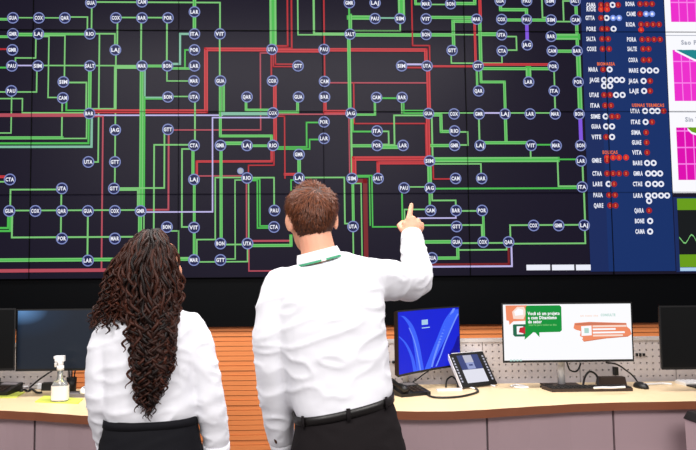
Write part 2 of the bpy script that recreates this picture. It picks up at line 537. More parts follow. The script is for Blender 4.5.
LC = {'g': 'green', 'p': 'green_pale', 'r': 'red', 'd': 'red_dark', 'k': 'pink_line', 'l': 'lilac', 'v': 'violet', 't': 'teal'}
PART = {'g': 'green_circuit_lines', 'p': 'green_circuit_lines', 't': 'green_circuit_lines', 'r': 'red_circuit_lines',
        'd': 'red_circuit_lines', 'k': 'red_circuit_lines', 'l': 'violet_circuit_lines', 'v': 'violet_circuit_lines'}
builders = {}
slots = {}
seq = 0


def strip(mb, a, b, w, y, mi):
    """thin lit strip between two picture points (x,z), square ends"""
    (x0, z0), (x1, z1) = a, b
    h = w / 2
    if abs(x1 - x0) > abs(z1 - z0):
        xa, xb = min(x0, x1) - h, max(x0, x1) + h
        za, zb = z0 - h, z0 + h
    else:
        xa, xb = x0 - h, x0 + h
        za, zb = min(z0, z1) - h, max(z0, z1) + h
    mb.add([(xa, y, za), (xb, y, za), (xb, y, zb), (xa, y, zb)], [(0, 1, 2, 3)], mi)


for ent in LINES.replace('\n', '').split(';'):
    ent = ent.split()
    if not ent:
        continue
    c, w = ent[0][0], float(ent[0][1:])
    pn = PART[c]
    mb = builders.setdefault(pn, MB())
    sl = slots.setdefault(pn, [])
    if LC[c] not in sl:
        sl.append(LC[c])
    mi = sl.index(LC[c])
    pts = []
    for p in ent[1:]:
        x, y = map(float, p.split(','))
        if x <= 0:
            x = -60
        if y <= 0:
            y = -40
        q = at(x, y, WY)
        pts.append([q.x, q.z])
    raw = [tuple(map(float, p.split(','))) for p in ent[1:]]
    for i in range(1, len(pts)):
        if abs(raw[i][0] - raw[i - 1][0]) < abs(raw[i][1] - raw[i - 1][1]):
            pts[i][0] = pts[i - 1][0]
        else:
            pts[i][1] = pts[i - 1][1]
    seq += 1
    y = WY - .0005 - seq * 6e-6
    for i in range(len(pts) - 1):
        strip(mb, pts[i], pts[i + 1], w * pxm * .9, y, mi)
        for sd in ((-.30, .30) if w >= 2.4 else ()):
            alt = {'g': 'green_pale', 'r': 'red_bright'}.get(c)
            if alt:
                if alt not in sl:
                    sl.append(alt)
                k = w * pxm * .22
                d = w * pxm * sd
                a, b = list(pts[i]), list(pts[i + 1])
                if abs(a[0] - b[0]) > abs(a[1] - b[1]):
                    a[1] += d
                    b[1] += d
                else:
                    a[0] += d
                    b[0] += d
                strip(mb, a, b, k, y - 2e-6, sl.index(alt))
for pn, mb in builders.items():
    mb.build(pn, [M[k] for k in slots[pn]], vw)


def disc(mb, c, r, y, mi, r_in=0.0, n=20):
    x, z = c
    o = [(x + r * math.cos(2 * PI * k / n), y, z + r * math.sin(2 * PI * k / n)) for k in range(n)]
    if r_in:
        i_ = [(x + r_in * math.cos(2 * PI * k / n), y, z + r_in * math.sin(2 * PI * k / n)) for k in range(n)]
        mb.add(o + i_, [(k, (k + 1) % n, n + (k + 1) % n, n + k) for k in range(n)], mi)
    else:
        mb.add(o, [tuple(range(n))], mi)


EX, EZ = V((1, 0, 0)), V((0, 0, 1))
mb = MB()
for i, s in enumerate(NODES):
    x, y = map(float, s.split(','))
    q = at(x, y, WY)
    c = (q.x, q.z)
    r = 5.9 * pxm
    disc(mb, c, r * .86, WY - .0028, 0)
    disc(mb, c, r, WY - .0029, 1, r * .81)
    lab = LABELS[(i * 7 + i // 5) % len(LABELS)]
    text(mb, lab, V((c[0], WY - .0030, c[1])), EX, EZ, 5.2 * pxm, 2, width=(9.4 if len(lab) > 3 else 8.6) * pxm)
q = at(240.5, 171, WY)
disc(mb, (q.x, q.z), 2.8 * pxm, WY - .0028, 3)
disc(mb, (q.x, q.z), 3.4 * pxm, WY - .0029, 1, 2.6 * pxm)
mb.build('network_nodes', [M['node_fill'], M['node_ring'], M['white_px'], M['grey_px']], vw)


def rect(mb, x0, y0, x1, y1, dy, mi):
    a, b = at((x0), (y1), WY), at((x1), (y0), WY)
    y = WY - dy
    mb.add([(a.x, y, a.z), (b.x, y, a.z), (b.x, y, b.z), (a.x, y, b.z)], [(0, 1, 2, 3)], mi)


def rectw(mb, xa, xb, za, zb, dy, mi):
    y = WY - dy
    mb.add([(xa, y, za), (xb, y, za), (xb, y, zb), (xa, y, zb)], [(0, 1, 2, 3)], mi)


mb = MB()
for a, b in ((526.5, 550), (552, 574), (576, 590.5)):
    rect(mb, a, 264.6, b, 270.3, .0012, 0)
mb.build('legend_boxes', [M['white_px']], vw)

# blue status list
XL, XR = at(585.5, 135, WY).x, at(669.5, 135, WY).x
ZT, ZB = z_scr + 4 * PH - .01, at(640, 271.2, WY).z
mb = MB()
rectw(mb, XL, XR, ZB, ZT, .0006, 0)
xs1 = at(608.5, 265, WY).x
rectw(mb, XL, xs1, ZB, ZT, .0008, 1)
LIST = """591,5 601R 607R 612.5W 618R|591,9.3 601r 607r|590,18 601R 606.5W 613B 619B|591,29 602R 607R 613.5W|591,39 602R 608R|591.5,49 602.5R 609R
593,69.5 603R 609.5W|594.5,80 604W 610.5W 616.5W 622W|0,86 604W 610W|594,95 604R 610R 616W 622.5W|595,105.5 605R 611R|595.5,116.5 605.5W 612R 617.5R
596,126.5 606W 612W|596.5,137 606R 612W|0,157.5 607r 613r 619r 626r|596.5,160.5 607R|597,173.5 607R 613R 619R 626R|597.5,184 608.5W 614R
598,195 609R 615R|598.5,205.5 610R 615.5R|630,4 640R 646R 652R|631,14 640R 646B 652B|630.5,24.5 641R 647R 653R 659R|0,30 641r|631.5,39.5 642R 648R 654R 660R
632,49 643R 648.5R|633,60 643.5R 649R|633.5,70.5 643W 649.5W 656W|633.5,81 643.5W 650R|634,91 644W 650R|635,111 645W 652W 657.5W 663.5R|635.5,122 645.5W 652R
636,132.5 646R|636.5,142.5 646.5R|637,152.5 647R|637.5,163 647W 653.5W|638,173.5 648W 654W 660W|637.5,184 648W 655W 661W|638,195.5 648W 654.5W 661W 667W|0,201 649W
639,210.5 649R|639.5,221 650W|640,231.5 650W"""
for k, row in enumerate(LIST.replace('\n', '|').split('|')):
    it = row.split()
    x, y = map(float, it[0].split(','))
    if x:
        q = at(x, y, WY)
        text(mb, LABELS[(k * 5 + 3) % len(LABELS)] + 'AE'[k % 2], V((q.x, WY - .0022, q.z)), EX, EZ, 6.2 * pxm, 2, width=10 * pxm)
    for e in it[1:]:
        q = at(float(e[:-1]), y, WY)
        c = (q.x, q.z)
        t = e[-1]
        if t in 'Rr':
            disc(mb, c, 3.1 * pxm, WY - .0014 - float(e[:-1]) * 1e-7, 3 if t == 'R' else 4, n=14)
            text(mb, 'S', V((q.x, WY - .0022, q.z)), EX, EZ, 3.6 * pxm, 5)
        elif t == 'W':
            disc(mb, c, 3.2 * pxm, WY - .0014, 2, n=14)
            disc(mb, c, 1.5 * pxm, WY - .0017, 0, n=12)
        else:
            disc(mb, c, 3.2 * pxm, WY - .0014, 6, n=14)
            disc(mb, c, 1.5 * pxm, WY - .0016, 2, n=10)
for s, x, y, w in (('BIOMASSA', 606, 64, 19), ('EOLICAS', 610, 152.3, 16), ('USINAS TERMICAS', 648, 105.3, 34)):
    q = at(x, y, WY)
    text(mb, s, V((q.x, WY - .0022, q.z)), EX, EZ, 4.6 * pxm, 5, width=w * pxm)
mb.build('status_list', [M['blue_px'], M['blue_px2'], M['white_px'], M['led_red'], M['led_red2'], M['orange_px'], M['led_blue']], vw)

# pink charts at the right edge
XE = x_s + 8 * PW - .01
mb = MB()
zc = lambda y: at(685, y, WY).z
xc = lambda x, y=100: at(x, y, WY).x
rectw(mb, XR + .006, XE, zc(193), ZT, .0006, 0)
rectw(mb, XR + .006, XE, zc(272), zc(197), .0006, 5)
XC = xc(673.6, 75)
for zt, zb, m_, grid in ((-40, 22, 1, (2.5,)), (50, 101, 1, (61.5, 83)), (127.5, 180, 2, (131, 147.5, 164))):
    rectw(mb, XC, XE - .08, zc(zb), min(ZT - .02, zc(zt)), .0010, m_)
    for g in grid:
        rectw(mb, XC, XE - .08, zc(g) - .005, zc(g) + .005, .0013, 3)
    for kx in range(1, 12):
        xx = XC + .068 * kx
        if xx < XE - .1:
            rectw(mb, xx - .004, xx + .004, zc(zb), min(ZT - .02, zc(zt)), .0012, 3)
# curves with the area above them
for zt, pts, m_ in ((50, ((677, 50.4), (684, 54), (696, 60), (712, 64), (740, 58)), 4),
                    (127.5, ((686, 129), (690, 133), (698, 135.5), (712, 137), (740, 132)), 6)):
    ps = [(xc(a, 100), zc(b)) for a, b in pts]
    top = zc(zt)
    for (a, b), (c_, d) in zip(ps, ps[1:]):
        mb.add([(a, WY - .0014, b), (c_, WY - .0014, d), (c_, WY - .0014, top + .002), (a, WY - .0014, top)], [(0, 1, 2, 3)], m_)
        mb.add([(a, WY - .0017, b - .008), (c_, WY - .0017, d - .008), (c_, WY - .0017, d + .009), (a, WY - .0017, b + .009)], [(0, 1, 2, 3)], 0)
for yy in (35.5, 112):
    rectw(mb, XR + .006, XE, zc(yy) - .003, zc(yy) + .003, .0012, 7)
for s, x, y in (('Sao Paulo', 681, 42.5), ('Sin Total', 685, 119.5)):
    text(mb, s, V((xc(x, y), WY - .0015, zc(y))), EX, EZ, 6.5 * pxm, 7, centre=False)
xg = xc(678.5, 235)
rectw(mb, xg, XE - .05, zc(267), zc(254.5), .0010, 6)
rectw(mb, xg, XE - .05, zc(210), zc(198.5), .0010, 6)
rectw(mb, xg, XE - .05, zc(254.5), zc(210), .0010, 8)
rectw(mb, xg, XE - .05, zc(271), zc(267.5), .0010, 9)
pr = None
for k in range(60):
    x = xg + .004 + k * .0165
    z = zc(241) + .035 * math.sin(k * .9 + 2.2) + .02 * math.sin(k * .37)
    if pr:
        mb.add([(pr[0], WY - .0014, pr[1] - .006), (x, WY - .0014, z - .006), (x, WY - .0014, z + .006), (pr[0], WY - .0014, pr[1] + .006)], [(0, 1, 2, 3)], 10)
    pr = (x, z)
mb.build('load_charts', [M['paper_px'], M['magenta'], M['magenta2'], M['pinkgrid'], M['tealarea'], M['blue_px2'], M['olive_px'],
                         M['grey_px'], M['black_px'], M['lightblue_px'], M['green_pale']], vw)

# ------------------------------------------------------------------ desks
DZ = .75
BACK = 4.0


def edge_fn(pts):
    w = [onz(x, y, DZ) for x, y in pts]
    w = [(p.x, p.y) for p in w]

    def f(X):
        if X <= w[0][0]:
            return w[0][1]
        for (a, b), (c, d) in zip(w, w[1:]):
            if X <= c:
                t = (X - a) / (c - a)
                t = t * t * (3 - 2 * t) * .5 + t * .5
                return b + (d - b) * t
        return w[-1][1]
    return f, w[0][0], w[-1][0]


def desk(label, pts, cuts, x_back0, x_back1):
    f, xa, xb = edge_fn(pts)
    xs = [xa + (xb - xa) * i / 40 for i in range(41)]
    t = thing('control_desk', label, 'desk', ((xa + xb) / 2, (f((xa + xb) / 2) + BACK) / 2, 0), 0, 'pale wooden control desks')
    poly = [(x, f(x)) for x in xs] + [(x_back1, BACK), (x_back0, BACK)]
    MB().prism(poly, DZ - .042, DZ, 0, side=1).build('desktop', [M['maple'], M['edge']], t)
    # curved front panels that reach the floor, one per bay
    for c0, c1 in zip(cuts, cuts[1:]):
        n = 12
        fr, bk = [], []
        for i in range(n + 1):
            x = c0 + .006 + (c1 - c0 - .012) * i / n
            fr.append((x, f(x) + .045))
            bk.append((x, f(x) + .063))
        MB().prism(fr + bk[::-1], .01, DZ - .044).build('front_panel', M['mauve'], t)
    for c in cuts:
        MB().box((c, f(c) + .09, (DZ - .045) / 2), (.03, .05, DZ - .046)).build('panel_post', M['grey_pl'], t)
    for x in (max(xa, x_back0) + .03, min(xb, x_back1) - .03):
        MB().box((x, (f(x) + BACK) / 2 + .06, (DZ - .045) / 2), (.03, BACK - f(x) - .18, DZ - .046)).build('side_panel', M['mauve'], t)
    return t, f


rd = [(342, 408), (380, 410.6), (420, 411.6), (450, 411.4), (480, 410), (510, 408), (540, 406), (580, 403.7), (620, 402.4), (660, 401.8), (700, 401), (790, 400)]
desk_r, f_r = desk('pale wooden control desk with a wavy front, right of the man', rd,
                   [onz(346, 409, DZ).x, onz(489, 409, DZ).x, onz(616, 402, DZ).x, onz(780, 400, DZ).x],
                   onz(346, 385, DZ).x, onz(790, 383, DZ).x)
ld = [(-90, 409), (-40, 409.6), (0, 410.6), (32, 412), (60, 414), (86, 415.8), (120, 416.5)]
desk_l, f_l = desk('pale wooden control desk at the left, behind the woman', ld,
                   [onz(-85, 409, DZ).x, onz(32, 412, DZ).x, onz(117, 416, DZ).x], onz(-90, 386, DZ).x, onz(112, 386, DZ).x)


def partition(label, x0, n, wpan, sign=1):
    zt = at(480, 338.5, 4.06).z
    t = thing('perforated_partition', label, 'partition', (x0 + n * wpan / 2, 4.06, 0), 0, 'perforated partitions behind the desks')
    zb = .70
    pmesh = None
    for i in range(n):
        if pmesh is None:
            mb = MB()
            nx = 15
            cell = (wpan - .004) / nx
            nz = int((zt - .02 - zb) / cell)
            ox, oz = -nx * cell / 2, 0
            h = .005
            for a in range(nx):
                for b in range(nz):
                    xx, zz = ox + a * cell, b * cell
                    cx_, cz_ = xx + cell / 2, zz + cell / 2
                    o_ = [(xx, 0, zz), (xx + cell, 0, zz), (xx + cell, 0, zz + cell), (xx, 0, zz + cell)]
                    i_ = [(cx_ - h, 0, cz_ - h), (cx_ + h, 0, cz_ - h), (cx_ + h, 0, cz_ + h), (cx_ - h, 0, cz_ + h)]
                    d_ = [(p[0], .012, p[2]) for p in i_]
                    mb.add(o_ + i_ + d_, [(k, (k + 1) % 4, 4 + (k + 1) % 4, 4 + k) for k in range(4)] +
                           [(4 + k, 4 + (k + 1) % 4, 8 + (k + 1) % 4, 8 + k) for k in range(4)], 0)
            mb.box((0, .02, nz * cell / 2), (nx * cell, .014, nz * cell), 1)
            o = mb.build('perforated_panel', [M['peg'], M['hole']], t, local=False)
            pmesh = o.data
            zz0 = zt - .02 - nz * cell
        else:
            o = bpy.data.objects.new('perforated_panel', pmesh)
            COL.objects.link(o)
            o.parent = t
        o.location = (-n * wpan / 2 + wpan * (i + .5), -.012, zz0)
    MB().box((x0 + n * wpan / 2, 4.065, zt - .01), (n * wpan, .045, .02)).build('top_rail', M['rail'], t)
    for i in range(n + 1):
        MB().box((x0 + i * wpan, 4.075, (zt - .022) / 2), (.02, .02, zt - .022)).build('post', M['grey_pl'], t)
    return t, zt


xp = at(483, 370, 4.05).x
part_r, PZT = partition('perforated light grey partition behind the right desk', xp - .61 * 1, 4, .61)
xp2 = at(68, 378, 4.05).x
part_l, _ = partition('perforated light grey partition behind the left desk', xp2 - .61 * 2, 2, .61)
# square sockets on the right partition
mb = MB()
for px in (636.8, 640.3, 643.8):
    p = at(px, 354.6, 4.045)
    mb.box(p, (.014, .008, .017))
mb.build('socket_row', M['black'], part_r)
mb = MB()
for px in (388.6, 393.4):
    p = at(px, 362, 4.045)
    mb.tube([p + V((0, .004, 0)), p - V((0, .004, 0))], .010, 12)
mb.build('socket_pair', M['black'], part_r)


# ------------------------------------------------------------------ monitors
def dk(px, py, h=0.0):
    return onz(px, py, DZ + h)


def quad_on(mb, org, ex, ez, en, x0, z0, x1, z1, d, mi):
    mb.add([org + ex * x + ez * z + en * d for x, z in ((x0, z0), (x1, z0), (x1, z1), (x0, z1))], [(0, 1, 2, 3)], mi)


def poly_on(mb, org, ex, ez, en, pts, d, mi):
    mb.add([org + ex * x + ez * z + en * d for x, z in pts], [tuple(range(len(pts)))], mi)


def monitor(label, c, w, h, rz, screen_mats, neck_x=0.0, curve=0.0, black_stand=False, foot=(.24, .17), neck_y=.10):
    """c: centre of the screen; rz: turn about z; front looks to local -y"""
    base = V((c.x, c.y, DZ))
    t = thing('monitor', label, 'monitor', base, rz, 'monitors on the two desks')
    zc_ = c.z - DZ
    n = 16 if curve else 1

    def bend(x):
        return curve * (1 - (2 * x / w) ** 2) if curve else 0.0
    # housing: bezel ring and back shell
    mb = MB()
    xs = [-w / 2 + w * i / n for i in range(n + 1)]
    F0 = [V((x, bend(x), zc_ - h / 2)) for x in xs] + [V((x, bend(x), zc_ + h / 2)) for x in xs[::-1]]
    B0 = [V((p.x * .97, p.y + .03, zc_ + (p.z - zc_) * .95)) for p in F0]
    N = len(F0)
    mb.add(F0 + B0, [(i, N + i, N + (i + 1) % N, (i + 1) % N) for i in range(N)], 0)
    for i in range(n):
        mb.add([B0[i], B0[i + 1], B0[N - 2 - i], B0[N - 1 - i]], [(3, 2, 1, 0)], 0)
        mb.add([F0[i], F0[i + 1], F0[N - 2 - i], F0[N - 1 - i]], [(0, 1, 2, 3)], 0)
    mb.box((0, curve + .05, zc_ - .02), (.2, .05, .14), 0)
    mb.build('housing', M['black'], t, local=False)
    b = .009
    mb = MB()
    iw = w / 2 - b
    xs = [-iw + 2 * iw * i / n for i in range(n + 1)]
    for i in range(n):
        x0, x1 = xs[i], xs[i + 1]
        mb.add([(x0, bend(x0) - .0015, zc_ - h / 2 + b * 1.5), (x1, bend(x1) - .0015, zc_ - h / 2 + b * 1.5),
                (x1, bend(x1) - .0015, zc_ + h / 2 - b), (x0, bend(x0) - .0015, zc_ + h / 2 - b)], [(0, 1, 2, 3)], 0)
    scr = mb.build('screen', screen_mats, t, local=False)
    sm_ = M['black'] if black_stand else M['silver']
    ny = curve + neck_y
    mb = MB()
    mb.tube([(neck_x, ny, .012), (neck_x, ny, zc_ - .02)], [(.016, .022)] * 2, 14)
    mb.tube([(neck_x, ny, zc_ - .03), (neck_x * .5, (ny + curve + .06) / 2, zc_ - .025), (0, curve + .06, zc_ - .02)], .018, 10)
    mb.build('neck', sm_, t, local=False)
    mb = MB()
    fw, fd = foot
    q = [(-fw / 2, -fd / 2), (fw / 2, -fd / 2), (fw / 2 + .01, fd / 2), (-fw / 2 - .01, fd / 2)]
    mb.prism([(neck_x + a, ny + d) for a, d in q], 0.0, .010)
    mb.build('foot', M['brown_blk'] if not black_stand else sm_, t, local=False)
    return t, scr, zc_


# right monitor with the slide
c = (at(502, 303, 3.80) + at(633.4, 361.5, 3.80)) / 2
wR = at(633.4, 330, 3.80).x - at(502.5, 330, 3.80).x
hR = at(568, 302.2, 3.80).z - at(568, 361.8, 3.80).z
M['slide'] = glow('slide_white', (252, 252, 255), 1.0)
M['slide_green'] = glow('slide_green', (14, 146, 58))
M['slide_dgreen'] = glow('slide_dark_green', (34, 104, 74))
M['slide_orange'] = glow('slide_orange', (240, 140, 100))
M['slide_pale'] = glow('slide_pale_pink', (250, 222, 208))
M['slide_brown'] = glow('slide_brown', (206, 120, 92))
M['slide_text'] = glow('slide_grey', (206, 206, 214))
M['slide_red'] = glow('slide_red', (200, 40, 52))
mon_r, scr_r, zr = monitor('wide flat monitor showing a white slide with green and orange speech bubbles', c, wR, hR, 0, [M['slide']],
                           neck_x=(at(561, 370, 3.90).x - c.x), foot=(.2, .10))
kx = wR / 131.0
sx = lambda px: (px - 568.0) * kx
sz = lambda py: zr - (py - 332.0) * hR / 59.6
O, X_, Z_, N_ = V((0, 0, 0)), V((1, 0, 0)), V((0, 0, 1)), V((0, -1, 0))
mb = MB()
P = lambda pts, d, mi: poly_on(mb, O, X_, Z_, N_, [(sx(a), sz(b)) for a, b in pts], d, mi)
M['slide_aqua'] = glow('slide_aqua', (176, 214, 204))
SLM = [M['slide'], M['slide_orange'], M['slide_green'], M['slide_dgreen'], M['slide_pale'], M['slide_red'], M['green_pale'], M['slide_brown'], M['slide_aqua']]
# orange bubble with picture, top left
P([(506.5, 304.6), (528, 304.6), (528, 320), (514, 320.5), (510, 324), (509.5, 320), (507, 319.5)], .0020, 1)
P([(513, 311), (518, 306), (525, 306), (527, 312), (524, 318.5), (514, 318)], .0023, 4)
P([(515, 311), (519, 307.5), (524, 309), (524, 314), (516, 315)], .0025, 0)
# green bubble
P([(528, 304.8), (560.5, 304.8), (562.2, 306.5), (562, 330), (560, 331.5), (539.5, 331.8), (539.5, 336.5), (535.5, 332), (533.5, 331.6), (524.5, 339), (525.5, 331), (526.5, 306.5)], .0027, 2)
P([(514, 323.5), (526.5, 323.5), (526.5, 335.8), (515, 335.8), (513.3, 334), (513.3, 324.5)], .0026, 3)
P([(517, 325.5), (523.5, 325.5), (523.5, 333.5), (517, 333.5)], .0030, 0)
P([(520, 327), (525.3, 326), (525.3, 333), (519, 331.5)], .0032, 5)
for s, x, y, w in (('Você só um projeto', 528.5, 312.8, 32), ('e com Dinamismo', 528.5, 317.0, 29), ('do setor', 528.5, 321.0, 14)):
    text(mb, s, V((sx(x), 0, sz(y))) + N_ * .0032, X_, Z_, 4.4 * kx, 0, width=w * kx, centre=False)
text(mb, 'energia para todos os dias', V((sx(529), 0, sz(324.2))) + N_ * .0032, X_, Z_, 2.6 * kx, 6, width=28 * kx, centre=False)
mb.build('speech_bubbles', SLM, scr_r, local=False)
mb = MB()
# orange brush stroke
P([(573.8, 328), (575, 322.8), (590, 321.8), (627, 323.2), (627.5, 327), (630.5, 329.5), (632, 334.5), (628, 337), (606, 338), (584, 341.5), (582, 339.5), (583, 337.5), (580, 335.8), (581, 331), (576, 329.5)], .0020, 1)
P([(575, 323.6), (590, 322.3), (627, 323.6), (627, 324.8), (576, 325)], .0022, 7)
P([(582.8, 341), (600, 338.6), (628, 336), (628, 337), (606, 338.6), (584, 341.6)], .0022, 7)
P([(581.5, 326), (591.8, 325.5), (591.8, 335.2), (581.5, 335.8)], .0024, 0)
P([(584.5, 328), (589, 328), (589, 333), (584.5, 333)], .0027, 8)
for y, x1, mi in ((326.3, 627, 4), (329.3, 616, 0), (332.6, 625, 0), (335.6, 623, 4)):
    P([(593, y - .9), (x1, y - 1.1), (x1, y + .7), (593, y + .9)], .0024, mi)
mb.build('orange_banner', SLM, scr_r, local=False)
mb = MB()
text(mb, 'CONSULTE', V((sx(609), 0, sz(315))) + N_ * .002, X_, Z_, 3.4 * kx, 8, width=15 * kx)
mb.build('caption_line', SLM, scr_r, local=False)
mb = MB()
text(mb, 'em nosso site', V((sx(590), 0, sz(315.5))) + N_ * .002, X_, Z_, 2.6 * kx, 4, width=18 * kx)
mb.build('caption_line', SLM, scr_r, local=False)
mb = MB()
for i in range(4):
    P([(509.5 + i * 3.2, 358.6), (511.6 + i * 3.2, 358.6), (511.6 + i * 3.2, 360.2), (509.5 + i * 3.2, 360.2)], .002, 8)
mb.build('taskbar_icons', SLM, scr_r, local=False)

# blue monitor, turned
pl, prr = at(397.5, 345, 3.61), at(460, 336, 3.985)
cb = (pl + prr) / 2
rzb = math.atan2(prr.y - pl.y, prr.x - pl.x)
wB = math.hypot(prr.y - pl.y, prr.x - pl.x)
hB = (at(428, 308.2, cb.y).z - at(428, 371.4, cb.y).z)
cb.z = (at(428, 308.2, cb.y).z + at(428, 371.4, cb.y).z) / 2
nl = Matrix.Rotation(-rzb, 3, 'Z') @ (dk(406, 385.5) - V((cb.x, cb.y, DZ)))
M['blue_wall'] = glow('wallpaper_blue', (18, 34, 214))
M['blue_l1'] = glow('wallpaper_light_blue', (58, 98, 252))
M['blue_l2'] = glow('wallpaper_pale_blue', (112, 146, 255))
M['blue_d'] = glow('wallpaper_deep_blue', (8, 10, 150))
mon_b, scr_b, zb_ = monitor('monitor showing a blue abstract wallpaper, turned sideways next to the man', cb, wB, hB, rzb, [M['blue_wall']],
                            neck_x=nl.x, curve=.018, foot=(.12, .085), neck_y=nl.y - .018)
mb = MB()


def bandb(pts, w0, w1, d, mi):
    """curved ribbon on the bent screen; pts in 0..1 screen space"""
    n = 24
    L, R = [], []
    for i in range(n + 1):
        t = i / n
        k = t * (len(pts) - 1)
        a = min(int(k), len(pts) - 2)
        f = k - a
        p0, p1, p2, p3 = pts[max(a - 1, 0)], pts[a], pts[a + 1], pts[min(a + 2, len(pts) - 1)]
        q = [.5 * (2 * p1[j] + (p2[j] - p0[j]) * f + (2 * p0[j] - 5 * p1[j] + 4 * p2[j] - p3[j]) * f * f +
                   (3 * p1[j] - p0[j] - 3 * p2[j] + p3[j]) * f ** 3) for j in (0, 1)]
        w = w0 + (w1 - w0) * t
        for lst, s in ((L, -1), (R, 1)):
            u = min(max(q[0] + s * w, .0), 1.0)
            v = min(max(q[1], 0), 1)
            x = (u - .5) * (wB - .022)
            lst.append((x, .018 * (1 - (2 * x / wB) ** 2) - .0015 - d, zb_ + (v - .5) * (hB - .026)))
    mb.add(L + R, [(i, n + 1 + i, n + 2 + i, i + 1) for i in range(n)], mi)


bandb([(.02, .95), (.10, .92), (.22, .75), (.30, .45), (.36, .0)], .012, .06, .0010, 1)
bandb([(.0, .62), (.12, .48), (.22, .25), (.27, .0)], .012, .03, .0012, 1)
bandb([(1.0, .98), (.86, .80), (.72, .5), (.60, .25), (.48, 0)], .10, .05, .0010, 1)
bandb([(.93, 1.0), (.84, .80), (.70, .48), (.60, .2), (.55, .02)], .02, .015, .0013, 2)
bandb([(.99, .90), (.90, .70), (.78, .42), (.70, .2), (.62, .02)], .012, .012, .0013, 2)
bandb([(.18, .74), (.27, .5), (.33, .2), (.36, .0)], .008, .012, .0013, 2)
bandb([(.9, .2), (.95, .3), (1.0, .5)], .08, .02, .0008, 3)
for u0, u1, v0, v1, mi in ((.40, .50, .74, .82, 4), (.40, .53, .685, .70, 4)):
    x0, x1 = (u0 - .5) * wB, (u1 - .5) * wB
    mb.add([(x0, .014, zb_ + (v0 - .5) * hB), (x1, .0148, zb_ + (v0 - .5) * hB), (x1, .0148, zb_ + (v1 - .5) * hB), (x0, .014, zb_ + (v1 - .5) * hB)],
           [(0, 1, 2, 3)], mi)
mb.build('wallpaper_waves', [M['blue_wall'], M['blue_l1'], M['blue_l2'], M['blue_d'], M['lightblue_px']], scr_b, local=False)

# dark monitors: left one with a blue glow painted into its emission, the one at the left border, and the right border
cl = at(83, 339.5, 3.74)
M['painted_glow'] = bpy.data.materials.new('dim_screen_painted_glow')
M['painted_glow'].use_nodes = True
nt = M['painted_glow'].node_tree
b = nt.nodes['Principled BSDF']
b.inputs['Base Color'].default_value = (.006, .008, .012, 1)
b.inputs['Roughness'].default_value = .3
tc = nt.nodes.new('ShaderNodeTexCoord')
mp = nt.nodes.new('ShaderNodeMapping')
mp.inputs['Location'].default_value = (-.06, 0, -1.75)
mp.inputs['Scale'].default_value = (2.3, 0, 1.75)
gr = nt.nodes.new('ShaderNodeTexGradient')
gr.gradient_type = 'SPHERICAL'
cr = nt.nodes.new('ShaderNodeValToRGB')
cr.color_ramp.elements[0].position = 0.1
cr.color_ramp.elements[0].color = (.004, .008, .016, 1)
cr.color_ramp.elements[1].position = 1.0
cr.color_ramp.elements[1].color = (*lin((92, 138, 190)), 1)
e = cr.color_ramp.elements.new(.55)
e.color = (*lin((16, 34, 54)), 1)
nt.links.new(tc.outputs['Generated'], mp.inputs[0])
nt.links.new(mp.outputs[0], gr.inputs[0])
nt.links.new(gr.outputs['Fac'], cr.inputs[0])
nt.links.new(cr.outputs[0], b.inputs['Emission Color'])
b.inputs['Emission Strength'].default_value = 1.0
M['off'] = mat('switched_off_screen', (7, 8, 9), rough=.3, spec=.3)
wL = .79
xl0 = at(16, 339, 3.74).x
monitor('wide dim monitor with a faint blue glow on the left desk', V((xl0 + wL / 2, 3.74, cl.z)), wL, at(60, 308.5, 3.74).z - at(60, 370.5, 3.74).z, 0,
        [M['painted_glow']], black_stand=True, neck_x=.14, neck_y=.13, foot=(.2, .12))
cl2 = at(-53, 340, 3.70)
monitor('black switched-off monitor at the left border of the picture', cl2, at(15.6, 340, 3.70).x - at(-121.6, 340, 3.70).x, .345, 0, [M['off']], black_stand=True, neck_x=-.12, neck_y=.16, foot=(.2, .12))
cr2 = at(727, 337, 3.66)
wq = at(794, 337, 3.66).x - at(661, 337, 3.66).x
monitor('black switched-off monitor at the right border of the picture', cr2, wq, at(680, 304.5, 3.66).z - at(680, 368.5, 3.66).z, 0, [M['off']], black_stand=True)

# tablet on a stand
pb = onz(481.5, 388, DZ)
tb = thing('tablet_panel', 'thick black touch panel leaning on a stand, right of the blue monitor', 'tablet', (pb.x, pb.y, DZ), math.radians(24))
lean = Matrix.Rotation(math.radians(-33), 3, 'X')
Wt, Ht = .272, .215
ctr = V((0, 0.012, .012))


def tp(x, z, d=0.0):
    return ctr + lean @ V((x, -d, z))


def slab(mb, x0, z0, x1, z1, d0, d1, mi):
    vs = [tp(x, z, d) for d in (d0, d1) for x, z in ((x0, z0), (x1, z0), (x1, z1), (x0, z1))]
    mb.add(vs, [(3, 2, 1, 0), (4, 5, 6, 7), (0, 1, 5, 4), (1, 2, 6, 5), (2, 3, 7, 6), (3, 0, 4, 7)], mi)


